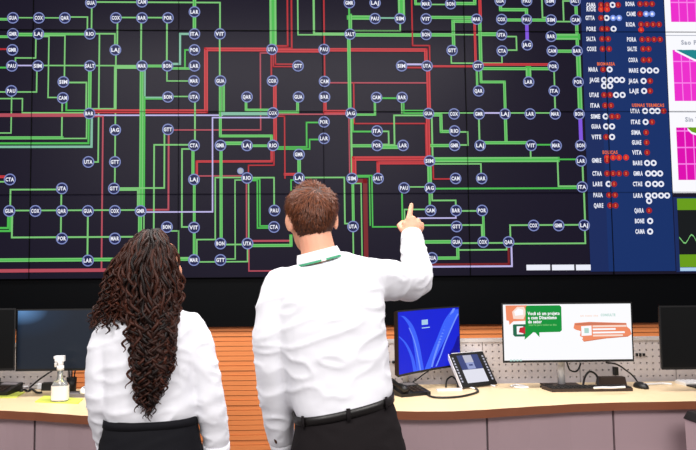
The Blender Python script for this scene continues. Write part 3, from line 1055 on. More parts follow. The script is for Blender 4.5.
mb = MB()
slab(mb, -Wt / 2, 0, Wt / 2, Ht, -.010, 0.0, 0)
mb.build('housing', M['black'], tb, local=False)
mb = MB()
slab(mb, -Wt / 2 - .005, -.004, -Wt / 2, Ht + .003, -.014, .004, 0)
slab(mb, -Wt / 2, Ht, Wt / 2, Ht + .003, -.012, .002, 0)
mb.build('frame', M['silver'], tb, local=False)
mb = MB()
ix = Wt * .30
qd = lambda x0, z0, x1, z1, d, mi: mb.add([tp(x0, z0, d), tp(x1, z0, d), tp(x1, z1, d), tp(x0, z1, d)], [(0, 1, 2, 3)], mi)
qd(-ix, .022, ix, .105, .001, 0)
qd(-ix, .105, ix, Ht - .016, .001, 1)
qd(-ix * .45, .150, ix * .35, Ht - .018, .0015, 2)
qd(-ix * .42, .108, ix * .32, .150, .0015, 3)
qd(-ix * .2, .128, ix * .15, .138, .0020, 1)
for i in range(9):
    z = .03 + i * .0185
    qd(-Wt / 2 + .014, z, -Wt / 2 + .026, z + .011, .001, 2)
    qd(Wt / 2 - .026, z, Wt / 2 - .014, z + .011, .001, 2)
M['tab_white'] = glow('tablet_white', (226, 226, 238))
M['tab_blue'] = glow('tablet_slate_blue', (66, 76, 128))
M['tab_grey'] = glow('tablet_pale_grey', (190, 190, 206))
M['tab_mid'] = glow('tablet_grey_blue', (150, 160, 206))
mb.build('screen', [M['tab_white'], M['tab_blue'], M['tab_grey'], M['tab_mid']], tb, local=False)
mb = MB()
for x in (-.07, .09):
    mb = MB().tube([(x, -.02, .006), (x, .012, .006), (x, .10, .006), tp(x, .13, -.011)], .005, 8)
    mb.build('stand_leg', M['silver'], tb, local=False)


# ------------------------------------------------------------------ small desk objects
def cable(name, label, pts, r, m, group=None):
    n = len(pts)
    sm_ = []
    for i in range(n - 1):
        p0, p1, p2, p3 = pts[max(i - 1, 0)], pts[i], pts[i + 1], pts[min(i + 2, n - 1)]
        for k in range(6):
            f = k / 6
            sm_.append(.5 * (2 * p1 + (p2 - p0) * f + (2 * p0 - 5 * p1 + 4 * p2 - p3) * f * f + (3 * p1 - p0 - 3 * p2 + p3) * f ** 3))
    sm_.append(pts[-1])
    o = MB().tube(sm_, r, 8).build(name, m)
    return tag(o, label, 'cable', 'loose cables on the two desks')


def desk_phone(label, px, py, rz):
    p = dk(px, py)
    t = thing('desk_phone', label, 'telephone', (p.x, p.y, DZ), rz, 'black desk phones')
    mb = MB()
    w, d = .19, .17
    vs = [(-w / 2, -d / 2, 0), (w / 2, -d / 2, 0), (w / 2, d / 2, 0), (-w / 2, d / 2, 0), (-w / 2, -d / 2, .018), (w / 2, -d / 2, .018), (w / 2, d / 2, .045), (-w / 2, d / 2, .045)]
    mb.add(vs, [(3, 2, 1, 0), (4, 5, 6, 7), (0, 1, 5, 4), (1, 2, 6, 5), (2, 3, 7, 6), (3, 0, 4, 7)])
    mb.build('base', M['black'], t, local=False)
    MB().tube([(-.066, -.085, .032), (-.066, -.06, .046), (-.066, .0, .052), (-.066, .06, .060), (-.066, .085, .056)],
              [.020, .021, .013, .021, .019], 10).build('handset', M['black'], t, local=False)
    km = None
    for a in range(3):
        for b_ in range(4):
            x, y = .0 + a * .026, -.06 + b_ * .022
            z = .018 + (y + d / 2) / d * .027
            if km is None:
                km = MB().box((0, 0, 0), (.017, .013, .006))
                o = km.build('key', M['brown_blk'], t, local=False)
                km = o.data
            else:
                o = bpy.data.objects.new('key', km)
                COL.objects.link(o)
                o.parent = t
            o.location = (x, y, z + .002)
    q = MB()
    q.add([(-.02, .035, .0370), (.08, .035, .0370), (.08, .075, .0434), (-.02, .075, .0434)], [(0, 1, 2, 3)])
    q.v = [v + V((0, 0, .0015)) for v in q.v]
    q.build('display', M['grey_pl'], t, local=False)
    return t


desk_phone('black desk phone below the blue monitor', 408, 393.5, math.radians(20))
desk_phone('black desk phone on a lime card at the left border', 0, 393, math.radians(-10))


def card(label, pts, h=.005, m='lime', base=0.0, name='card_folder'):
    w = [dk(*p, base) for p in pts]
    o = MB().prism([(p.x, p.y) for p in w], DZ + base, DZ + base + h).build(name, M[m])
    return tag(o, label, 'folder', 'lime green cards on the left desk')


card('lime green card under the spray bottle', [(35, 402.5), (78, 404), (83, 399.5), (44, 396.5)], .006)
card('lime green card under the phone at the left border', [(-30, 398.5), (16, 398), (25, 392.5), (-22, 391.5)], .004)
# lift phone onto its card
for o in bpy.data.objects:
    if o.name.startswith('desk_phone') and 'left border' in o.get('label', ''):
        o.location.z += .0045

# spray bottle
p = dk(60, 400.8, .006)
sb = thing('spray_bottle', 'clear spray bottle with white trigger head on the lime card', 'bottle', (p.x, p.y, DZ + .006))
rings = []
for z, a, b_ in ((0, .040, .028), (.004, .044, .031), (.085, .044, .031), (.100, .038, .028), (.112, .024, .022), (.125, .0155, .0155), (.172, .0145, .0145)):
    rg = []
    for k in range(24):
        q = 2 * PI * k / 24
        e = .55 if z < .1 else 1.0
        cx_, sy_ = math.cos(q), math.sin(q)
        rg.append(V((a * math.copysign(abs(cx_) ** e, cx_), b_ * math.copysign(abs(sy_) ** e, sy_), z)))
    rings.append(rg)
MB().rings(rings).build('bottle_body', M['clear'], sb, local=False)
rings = []
for z in (.008, .084):
    rg = []
    for k in range(24):
        q = 2 * PI * k / 24
        cx_, sy_ = math.cos(q), math.sin(q)
        rg.append(V((.0455 * math.copysign(abs(cx_) ** .55, cx_), .0325 * math.copysign(abs(sy_) ** .55, sy_), z)))
    rings.append(rg)
MB().rings(rings, caps=False).build('label', M['paper'], sb, local=False)
MB().tube([(0, 0, .02), (0, 0, .17)], .003, 8).build('dip_tube', M['white_pl'], sb, local=False)
mb = MB()
mb.tube([(0, 0, .165), (0, 0, .190)], .019, 16)
mb.tube([(0, 0, .190), (0, 0, .215)], [.015, .017], 14)
mb.box((-.003, 0, .228), (.05, .026, .030))
mb.tube([(-.025, 0, .232), (-.036, 0, .232)], .008, 10)
mb.build('trigger_head', M['white_pl'], sb, local=False)
MB().tube([(-.018, 0, .215), (-.026, 0, .200), (-.024, 0, .182)], [(.005, .008)] * 3, 8).build('trigger', M['white_pl'], sb, local=False)

# pen cup, mouse, tray, plugs at the left
p = dk(71.5, 392)
pc = thing('pen_cup', 'black pen cup beside the spray bottle', 'pen cup', (p.x, p.y, DZ))
MB().tube([(0, 0, 0), (0, 0, .085)], [.026, .030], 16).build('cup', M['black'], pc, local=False)
for k in range(3):
    MB().tube([(.006 * (k - 1), .004 * k, .03), (.022 * (k - 1), .012 - .008 * k, .135)], .004, 8).build('pen', M['black'], pc, local=False)
p = dk(79, 396)
kt = MB().prism([(p.x - .06, p.y - .045), (p.x + .05, p.y - .045), (p.x + .05, p.y + .04), (p.x - .06, p.y + .04)], DZ, DZ + .02).build('document_tray', M['grey_pl'])
tag(kt, 'low grey tray between the pen cup and the woman', 'tray')


def mouse(label, px, py, m, rz=0.0, base=0.0):
    p = dk(px, py, base)
    t = thing('computer_mouse', label, 'mouse', (p.x, p.y, DZ + base), rz, 'computer mice')
    rs = []
    for z, k in ((0.0, .92), (.006, 1.0), (.018, .93), (.028, .72), (.034, .40), (.036, .08)):
        rs.append([V((.031 * k * math.cos(a), .052 * k * math.sin(a) + .004 * (1 - k), z)) for a in [2 * PI * i / 20 for i in range(20)]])
    MB().rings(rs).build('shell', M[m], t, local=False)
    MB().tube([(-.004, -.028, .0295), (.004, -.028, .0295)], .006, 10).build('wheel', M['grey_pl'], t, local=False)
    return t


mouse('white computer mouse on the grey tray', 85.5, 392.5, 'white_pl', base=.02)


def plug(label, px, py, rz, group=None):
    p = dk(px, py)
    t = thing('power_plug', label, 'plug', (p.x, p.y, DZ), rz, 'white power plugs on the left desk')
    MB().box((0, 0, .014), (.045, .034, .028), taper=.85).build('plug_body', M['white_pl'], t, local=False)
    MB().tube([(.02, 0, .014), (.05, .005, .010), (.09, .03, .006)], .004, 8).build('cord', M['white_pl'], t, local=False)
    for s in (-1, 1):
        MB().tube([(-.022, s * .008, .014), (-.038, s * .008, .014)], .0022, 6).build('prong', M['silver'], t, local=False)
    return t


plug('white power plug nearest the phone at the left border', 17, 389, .3)
plug('white power plug on the desk just left of the spray bottle', 38.5, 388.5, 1.0)
p = dk(47.5, 390)
ab = MB().box((p.x, p.y, DZ + .022), (.06, .05, .044), taper=.9).build('power_adapter', M['black'])
tag(ab, 'small black power adapter just behind the spray bottle', 'adapter')
cable('black_cable', 'black cable looping between the white plugs on the left desk', [dk(20.5, 391.4, .008), dk(24, 389.6, .008), dk(28, 391, .008), dk(32, 389.2, .008), dk(37, 392.4, .008), dk(42, 392.4, .010)], .006, M['black'])
cable('black_cable', 'black cable rising in front of the left partition', [dk(30, 387.2, .005), at(40, 379, 3.96), at(48, 373.5, 3.97), at(52, 371, 3.99)], .005, M['black'])

# right desk: cables and keyboard
cable('black_cable', 'black cable curling from the desk phone to the touch panel', [dk(425, 392, .006), dk(431, 396.5, .006), dk(442, 397.6, .006), dk(458, 396.8, .006), dk(470, 394.5, .006), dk(478, 391.5, .006), dk(476, 388.5, .006)], .006, M['black'])
cable('black_cable', 'thin black cable in front of the partition left of the touch panel', [dk(446, 387, .005), at(447, 380, 3.93), at(452, 376.5, 3.95), at(456, 380, 3.95), dk(458, 386.5, .005)], .005, M['black'])
cable('black_cable', 'thin black cable hanging behind the blue monitor', [dk(404, 387, .005), at(416, 380, 3.9), at(424, 374, 3.95), at(431, 369, 4.0)], .004, M['black'])
p0 = dk(449, 390.5)
st = MB().box((p0.x, p0.y, DZ + .005), (.15, .026, .010), rot=Matrix.Rotation(.10, 3, 'Z')).build('stylus_tray', M['white_pl'])
tag(st, 'white pen tray on the desk in front of the touch panel', 'tray')
cable('white_cable', 'white cable bundle on the desk right of the touch panel', [dk(511, 386, .006), dk(516, 384.8, .006), dk(522, 385.6, .006), dk(528, 387.4, .006), dk(520, 387.6, .006), dk(514, 386.8, .006)], .006, M['white_pl'])

p = V((dk(588, 390).x, 3.775, DZ))
kb = thing('keyboard', 'dark brown keyboard in front of the slide monitor', 'keyboard', (p.x, p.y, DZ), 0, 'keyboards on the right desk')
wK = at(628, 388, p.y).x - at(548.5, 388, p.y).x
MB().prism([(-wK / 2, -.065), (wK / 2, -.065), (wK / 2 + .015, .04), (-wK / 2 - .015, .04)], 0, .018).build('base', M['brown_blk'], kb, local=False)
km = None
for r_ in range(4):
    for k in range(17):
        if km is None:
            o = MB().box((0, 0, 0), (wK / 17 * .82, .016, .007), taper=.85).build('key', M['black'], kb, local=False)
            km = o.data
        else:
            o = bpy.data.objects.new('key', km)
            COL.objects.link(o)
            o.parent = kb
        o.location = (-wK / 2 + wK / 17 * (k + .5), -.052 + r_ * .0215, .021)
mouse('black computer mouse at the right end of the brown keyboard', 641, 388, 'black', .2)
cable('black_cable', 'black cable hanging from the slide monitor beside its silver neck', [at(567, 362.5, 3.80), at(570, 370, 3.84), at(577, 371, 3.86), at(581, 363, 3.86)], .005, M['black'])
cable('black_cable', 'black cable falling from the slide monitor to the black mouse', [at(606, 362.5, 3.82), at(617, 364.5, 3.86), at(627, 371, 3.88), at(634, 377, 3.9), dk(640, 386, .008)], .005, M['black'])
cable('black_cable', 'black cable loop standing behind the brown keyboard', [dk(583, 386.2, .012), at(585, 377, 3.9), at(590, 371.5, 3.9), at(597, 376, 3.9), dk(598, 386.6, .012)], .006, M['black'])
cable('black_cable', 'short black cable end lying left of the slide monitor neck', [dk(541, 386.6, .006), dk(547, 385.4, .006), dk(553, 385.8, .006)], .008, M['black'])
p = dk(609, 385.5)
MBp = MB().box((p.x + .03, p.y + .03, DZ + .024), (.17, .045, .048), taper=.9).build('power_strip', M['brown_blk'])
tag(MBp, 'brown black power strip between the keyboard and the partition', 'power strip')
cable('white_cable', 'white cable lying along the back of the brown keyboard', [dk(594, 388.0, .037), dk(602, 387.6, .037), dk(612, 387.7, .037), dk(620, 387.2, .037), dk(625, 387.0, .037)], .006, M['white_pl'])
p = at(615.5, 371, 4.02)
wt = MB().box(p, (.022, .03, .05)).build('wall_adapter', M['black'])
tag(wt, 'black adapter plugged into the partition under the slide monitor', 'adapter')
p = dk(690, 384.5)
k2 = thing('keyboard', 'pale keyboard below the black monitor at the right border', 'keyboard', (p.x + .15, p.y, DZ), 0, 'keyboards on the right desk')
MB().prism([(-.21, -.05), (.21, -.05), (.21, .05), (-.21, .05)], 0, .016).build('base', M['paper'], k2, local=False)
km = None
for r_ in range(4):
    for k in range(14):
        if km is None:
            o = MB().box((0, 0, 0), (.024, .018, .007), taper=.85).build('key', M['white_pl'], k2, local=False)
            km = o.data
        else:
            o = bpy.data.objects.new('key', km)
            COL.objects.link(o)
            o.parent = k2
        o.location = (-.195 + .03 * k, -.036 + r_ * .024, .019)
cable('white_cable', 'white cable lying on the desk left of the pale keyboard', [dk(645, 384.6, .006), dk(652, 384, .006), dk(662, 383.6, .006), dk(672, 384.2, .006)], .007, M['white_pl'])

# waste bin in front of the right desk
xb_ = at(719, 430, 3.15)
wbn = thing('waste_bin', 'tall grey bin with a black lid in front of the right desk', 'bin', (xb_.x + .08, 3.18, 0))
zb2 = at(690, 421, 3.1).z
MB().box((0, 0, (zb2 - .04) / 2), (.26, .26, zb2 - .04), taper=1.06).build('bin_body', M['mauve'], wbn, local=False)
MB().box((0, 0, zb2 - .02), (.285, .285, .04), taper=.9).build('lid', M['black'], wbn, local=False)


# ------------------------------------------------------------------ people
def torso_rings(mb, rows, shrink=1.0, n=28, e=2.35):
    rs = []
    for c, hw, hd, tilt in rows:
        u = V((math.cos(tilt), 0, math.sin(tilt)))
        w = V((0, 1, 0))
        rg = []
        for k in range(n):
            a = 2 * PI * k / n
            cx_, sy_ = math.cos(a), math.sin(a)
            rg.append(c + u * (hw * shrink * math.copysign(abs(cx_) ** (2 / e), cx_)) + w * (hd * shrink * math.copysign(abs(sy_) ** (2 / e), sy_)))
        rs.append(rg)
    mb.rings(rs)


HEAD = [(-.117, .016, .074, .050), (-.110, .030, .088, .030), (-.095, .044, .094, .005), (-.075, .055, .094, -.030), (-.050, .063, .092, -.062), (-.020, .069, .090, -.084),
        (.015, .0745, .091, -.096), (.045, .076, .090, -.100), (.070, .073, .080, -.095), (.090, .065, .064, -.083), (.104, .050, .042, -.063), (.112, .026, .014, -.034)]


def head_ring(hw, f, b, z, n, grow=0.0):
    c = (f + b) / 2
    d = (f - b) / 2
    rg = []
    for k in range(n):
        a = 2 * PI * k / n
        x, y = math.cos(a), math.sin(a)
        rg.append(V(((hw + grow) * math.copysign(abs(x) ** .92, x), c + (d + grow) * math.copysign(abs(y) ** .92, y), z)))
    return rg


def head_at(z):
    for (z0, *a), (z1, *b) in zip(HEAD, HEAD[1:]):
        if z <= z1:
            t = max(0, (z - z0) / (z1 - z0))
            return [x + (y - x) * t for x, y in zip(a, b)]
    return list(HEAD[-1][1:])


def add_head(mb, T):
    """T: 4x4 placing the head; face looks along local +y"""
    mb.rings([[T @ p for p in head_ring(hw, f, b, z, 28)] for z, hw, f, b in HEAD])
    R = T.to_3x3()
    B = lambda c, r, rot=None: mb.ball(T @ V(c), r, rot=(R @ rot) if rot else R)
    B((0, .098, -.030), (.014, .018, .012))       # nose tip
    mb.tube([T @ V((0, .086, .020)), T @ V((0, .098, -.005)), T @ V((0, .104, -.026))], [.007, .009, .010], 10)
    for s in (-1, 1):
        B((s * .011, .095, -.033), (.008, .010, .008))
        B((s * .033, .078, .030), (.022, .014, .007))   # brow ridge
        B((s * .044, .066, -.030), (.022, .022, .018))  # cheek
        ear = Matrix.Rotation(s * math.radians(-32), 3, 'Z') @ Matrix.Rotation(math.radians(-8), 3, 'X')
        B((s * .0835, -.016, -.006), (.008, .020, .033), ear)
        B((s * .074, -.004, -.010), (.010, .012, .020), ear)
    B((0, .092, -.062), (.024, .009, .005))
    B((0, .091, -.072), (.020, .009, .006))
    B((0, .088, -.102), (.018, .012, .012))


def face_parts(T, parent, brow_m):
    R = T.to_3x3()
    for s in (-1, 1):
        e = MB().ball(T @ V((s * .031, .0790, .010)), (.0120, .0108, .0068), rot=R).build('eye', M['eye'], parent)
        MB().ball(T @ V((s * .031, .0885, .010)), (.0050, .0020, .0050), rot=R, n=10, m=6).build('iris', M['iris'], e)
        MB().tube([T @ V((s * .016, .0955, .031)), T @ V((s * .034, .0935, .036)), T @ V((s * .050, .078, .030))], [.003, .004, .002], 8).build('eyebrow', brow_m, parent)
    MB().tube([T @ V((-.024, .092, -.066)), T @ V((-.010, .1005, -.0645)), T @ V((.010, .1005, -.0645)), T @ V((.024, .092, -.066))], [.002, .004, .004, .002], 8).build('lips', M['lips'], parent)


def hand_relaxed(mb, wrist, d, side_v, back_v):
    """hanging hand, five slightly curled fingers; d along the hand, side_v towards the thumb, back_v out of the back of the hand"""
    d, s, b = d.normalized(), side_v.normalized(), back_v.normalized()
    k0 = wrist + d * .09
    mb.tube([wrist - d * .01, wrist + d * .03, wrist + d * .065, k0], [(.021, .028), (.016, .036), (.014, .041), (.012, .040)], 16, hint=b)
    for i, (o, L) in enumerate(((.030, .072), (.010, .080), (-.010, .074), (-.029, .058))):
        p = k0 + s * o - d * (.004 if i in (0, 3) else 0)
        a1 = (d - b * .25).normalized()
        a2 = (d - b * .7).normalized()
        a3 = (d - b * 1.2).normalized()
        q1 = p + a1 * L * .48
        q2 = q1 + a2 * L * .30
        q3 = q2 + a3 * L * .22
        mb.tube([p - d * .015, p, q1, q2, q3], [.0095, .0095, .0085, .0078, .0065], 10, round_ends=True)
    t0 = wrist + d * .028 + s * .028
    t1 = t0 + (d * .8 + s * .55 - b * .3).normalized() * .036
    t2 = t1 + (d * 1.0 + s * .1 - b * .3).normalized() * .028
    t3 = t2 + (d * 1.0 - s * .1 - b * .3).normalized() * .02
    mb.tube([t0 - s * .012, t0, t1, t2, t3], [.013, .013, .011, .0095, .0075], 10, round_ends=True)


def shoe(parent, p, ang, m):
    R = Matrix.Rotation(ang, 3, 'Z')
    rs = []
    for y, w, h in ((-.085, .022, .045), (-.07, .034, .062), (-.02, .037, .075), (.04, .040, .062), (.10, .048, .045), (.15, .046, .034), (.182, .030, .026), (.192, .012, .018)):
        rg = []
        for k in range(14):
            a = 2 * PI * k / 14
            rg.append(V(p) + R @ V((w * math.cos(a), y, max(.0, h / 2 + h / 2 * math.sin(a) * 1.02))))
        rs.append(rg)
    return MB().rings(rs).build('shoe', m, parent)


def shirt_fold(seed, amp=.0045):
    off = V((seed * 3.1, seed * 1.7, seed))

    def f(co, n):
        a = noise.noise(V((co.x * 7, co.y * 7, co.z * 11)) + off)
        warp = noise.noise(co * 5 + off) * 2.0
        b = noise.noise(V((co.x * 5 + co.z * 9 + warp, co.y * 9, co.z * 17 - co.x * 6)) + off * 2)
        c = noise.noise(V((co.x * 22, co.y * 22, co.z * 34)) + off)
        ridge = (1 - abs(b)) ** 4
        return amp * (a * .8 + ridge * 1.3 - .4 + c * .22)
    return f


# ---------------------------------------- the man
YM = 2.24
SM = 290.0
mp_ = lambda x, y, dy=0.0: at(x, y, YM + dy)
hipM = mp_(348, 470)
man = thing('person', 'man in a white shirt and black trousers seen from behind, pointing at the video wall', 'person', (hipM.x, YM, 0))
rows_m = [(mp_(319.5, 262), 20 / SM, .062, .24), (mp_(321.5, 266.5), 31 / SM, .070, .22), (mp_(324.5, 273), 42 / SM, .082, .14), (mp_(327, 282), 52 / SM, .095, .08),
          (mp_(328, 300), 55 / SM, .112, .04), (mp_(330, 325), 55 / SM, .120, .02), (mp_(333, 350), 53.5 / SM, .116, .04), (mp_(337, 372), 51.5 / SM, .112, .10),
          (mp_(341, 390), 51 / SM, .114, .18), (mp_(343, 399), 50.5 / SM, .116, .22), (mp_(343.5, 404), 48.5 / SM, .112, .22), (mp_(344, 412), 46 / SM, .106, .22)]
shL = [mp_(283, 284), mp_(275, 305), mp_(271, 335), mp_(272, 368, .02), mp_(276, 395, .05), mp_(279, 420, .085), mp_(281, 438, .11)]
srL = [.062, .064, .062, .061, .060, .055, .046]
shR = [mp_(352, 277), mp_(370, 278, .03), mp_(388, 280, .11), mp_(405, 281, .20), mp_(417, 279, .265), mp_(417, 266, .325), mp_(413.5, 250, .38), mp_(412, 238, .42)]
srR = [.070, .074, .074, .070, .063, .058, .052, .046]
mb = MB()
torso_rings(mb, rows_m)
mb.tube(shL, srL, 18, round_ends=True)
mb.tube(shR, srR, 18, round_ends=True)
mb.tube([mp_(300, 278), mp_(285, 285), mp_(276, 298)], [.048, .062, .062], 16, round_ends=True)
mb.tube([mp_(338, 264), mp_(358, 272), mp_(374, 278, .03)], [.045, .06, .068], 16, round_ends=True)
mb.tube([mp_(400, 284, .16), mp_(410, 287, .22), mp_(417, 281, .26)], [.06, .058, .055], 14, round_ends=True)
shirt = remeshed(mb, 'shirt', M['shirt'], man, .0075, 9, shirt_fold(1.3, .0050))
# cuffs
cf = M['shirt']
d = (shL[-1] - shL[-2]).normalized()
MB().tube([shL[-1] - d * .012, shL[-1] + d * .03, shL[-1] + d * .045], [.046, .042, .040], 20).build('cuff', cf, man)
d2 = (shR[-1] - shR[-2]).normalized()
MB().tube([shR[-1] - d2 * .022, shR[-1] - d2 * .004, shR[-1] + d2 * .022], [.0475, .047, .042], 20).build('cuff', cf, man)
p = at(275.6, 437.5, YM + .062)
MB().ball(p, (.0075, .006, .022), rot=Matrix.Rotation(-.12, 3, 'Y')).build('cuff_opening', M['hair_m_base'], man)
# body: one continuous surface
headc = mp_(311.5, 220, .035)
TM = Matrix.Translation(headc) @ Matrix.Rotation(math.radians(-3), 4, 'Y') @ Matrix.Rotation(math.radians(9), 4, 'Z') @ Matrix.Rotation(math.radians(4), 4, 'X')
mb = MB()
add_head(mb, TM)
mb.tube([mp_(321, 275, .0), mp_(320, 262, .01), mp_(318, 250, .015), mp_(315, 236, .02), TM @ V((0, -.012, -.02))], [(.075, .085), (.062, .066), (.057, .060), (.055, .058), (.05, .055)], 20, hint=(0, 1, 0))
torso_rings(mb, rows_m[1:] + [(mp_(346, 440), 50 / SM, .115, .1), (mp_(348, 468), 54 / SM, .12, 0), (mp_(348, 492), 52 / SM, .11, 0)], .86)
mb.tube(shL, [r * .78 for r in srL], 14)
mb.tube(shR, [r * .72 for r in srR], 14)
wl = shL[-1] + d * .04
mb.tube([shL[-2], wl], [.034, .027], 12)
hand_relaxed(mb, wl, V((.05, .35, -1)), V((.35, 1, .3)), V((-1, .2, 0)))
legs = {}
for s in (-1, 1):
    h = V((hipM.x + s * .088, YM, hipM.z - .02))
    kn = V((hipM.x + s * .105, YM + .015, .48))
    an = V((hipM.x + s * .12, YM - .01, .09))
    legs[s] = (h, kn, an)
    mb.tube([h, (h + kn) / 2, kn, (kn + an) / 2, an, V((an.x + s * .01, an.y + .06, .045))], [.075, .07, .052, .05, .036, .034], 14)
# pointing right hand: back of the hand to the camera, index up, thumb on the left
W0 = shR[-1] + d2 * .010
hp = lambda x, y, dy=0.0: at(x, y, YM + .445 + dy)
kI, kM, kR, kP = hp(408.5, 219.5), hp(413.5, 218.5, -.004), hp(418, 220.5, .0), hp(421.5, 224.5, .008)
mb.tube([W0 - d2 * .05, W0, hp(411.5, 231), hp(412.5, 225), hp(413.5, 220.5)], [(.026, .028), (.024, .030), (.018, .038), (.017, .042), (.013, .034)], 16, hint=(0, 1, 0))
mb.tube([hp(409.5, 226), kI, hp(410.2, 212.5, .010), hp(411, 207.5, .018), hp(411.4, 204.8, .022)], [.0135, .0125, .0112, .0103, .0086], 12, round_ends=True)
for k_, dx in ((kM, .4), (kR, .9), (kP, 1.2)):
    q = k_
    v1 = V((.004 * dx, .042, .004))
    q1 = q + v1
    q2 = q1 + V((0, .004, -.026))
    q3 = q2 + V((-.002, -.022, -.004))
    mb.tube([q - V((0, 0, .016)), q, q1, q2, q3], [.011, .0115, .010, .009, .008], 10, round_ends=True)
mb.tube([hp(407, 232.5, .0), hp(402, 229, .012), hp(399.3, 225.5, .030), hp(402.5, 222.5, .046), hp(407, 221.5, .055)], [.016, .0135, .0120, .0105, .0085], 12, round_ends=True)
remeshed(mb, 'body', M['skin'], man, .004, 4, factor=.4)
face_parts(TM, man, M['hair_m_base'])
# nails of the pointing index
tipd = (hp(411.4, 204.8, .022) - hp(411, 207.5, .018)).normalized()
MB().ball(hp(411.35, 205.4, .0145), (.0045, .0018, .0060)).build('fingernail', M['skin2'], man)

# collar, lanyard
ctl = []
tilt = .24
uc = V((math.cos(tilt), 0, math.sin(tilt)))


def collar_ring(c, a, b, n=32, front_drop=0.0):
    return [c + uc * (a * math.cos(2 * PI * k / n)) + V((0, 1, 0)) * (b * math.sin(2 * PI * k / n)) - V((0, 0, front_drop)) * max(0, math.sin(2 * PI * k / n)) for k in range(n)]


cb0, ct0 = mp_(319.3, 260.5, .012), mp_(317, 250.5, .016)
mb = MB()
mb.rings([collar_ring(cb0, .080, .080, front_drop=.03), collar_ring((cb0 + ct0) / 2, .077, .076, front_drop=.025), collar_ring(ct0, .0715, .070, front_drop=.02),
          collar_ring(ct0 + V((0, 0, -.001)), .066, .065, front_drop=.02), collar_ring(cb0, .068, .068, front_drop=.03)], caps=False)
mb.build('collar', M['shirt'], man)
mb = MB()
n = 32
lo = collar_ring(cb0 - V((0, 0, .004)), .0850, .0850, n, .05)
up = collar_ring(cb0 + V((0, 0, .0035)), .0825, .0825, n, .05)
idx = [k for k in range(n + 1)]
for k in range(n):
    mb.add([lo[k], lo[(k + 1) % n], up[(k + 1) % n], up[k]], [(0, 1, 2, 3)], 0 if k % 8 else 1, True)
# hanging front ribbons
for s in (-1, 1):
    a = cb0 + V((s * .05, .088, -.04))
    b_ = V((cb0.x + s * .012, cb0.y + .135, cb0.z - .32))
    mb.tube([a, (a + b_) / 2 + V((0, .03, 0)), b_], [(.002, .008)] * 3, 8, mi=0)
mb.build('lanyard', [M['lanyard_g'], M['paper']], man)

# trousers, belt
mb = MB()
torso_rings(mb, [(mp_(343.3, 404), 48.5 / SM, .113, .22), (mp_(344.5, 414), 49.5 / SM, .116, .21), (mp_(346.5, 432), 53.5 / SM, .124, .12), (mp_(348, 450), 56.5 / SM, .130, .05),
                 (mp_(348, 472), 57.5 / SM, .132, 0), (mp_(348, 496), 55 / SM, .122, 0)])
for s in (-1, 1):
    h, kn, an = legs[s]
    mb.tube([h + V((0, 0, .03)), (h + kn) / 2, kn, (kn + an) / 2, an + V((0, 0, -.02))], [.100, .092, .074, .068, .064], 18)
fold_t = shirt_fold(4.4, .0025)
remeshed(mb, 'trousers', M['trouser'], man, .009, 5, fold_t)
mb = MB()


def belt_ring(c, k, n=40):
    u = V((math.cos(.22), 0, math.sin(.22)))
    rg = []
    for i in range(n):
        a = 2 * PI * i / n
        x, y = math.cos(a), math.sin(a)
        rg.append(c + u * ((49.2 / SM + k) * math.copysign(abs(x) ** .85, x)) + V((0, 1, 0)) * ((.115 + k) * math.copysign(abs(y) ** .85, y)))
    return rg


b0, b1 = mp_(344.1, 410.5), mp_(343.4, 402.5)
mb.rings([belt_ring(b0, .001), belt_ring(b0, .005), belt_ring(b1, .005), belt_ring(b1, .001)], caps=False)
mb.build('belt', M['leather'], man)
R0, R1 = belt_ring(b0 - V((0, 0, .006)), .008), belt_ring(b1 + V((0, 0, .006)), .008)
for i in (24, 30, 35, 5, 15):
    a, b_ = R0[i], R1[i]
    MB().tube([a, (a + b_) / 2, b_], [(.0035, .007)] * 3, 8, hint=(R0[i] - b0)).build('belt_loop', M['trouser'], man)
for s in (-1, 1):
    an = legs[s][2]
    shoe(man, (an.x + s * .01, an.y - .0, .0), -s * .15, M['leather'])


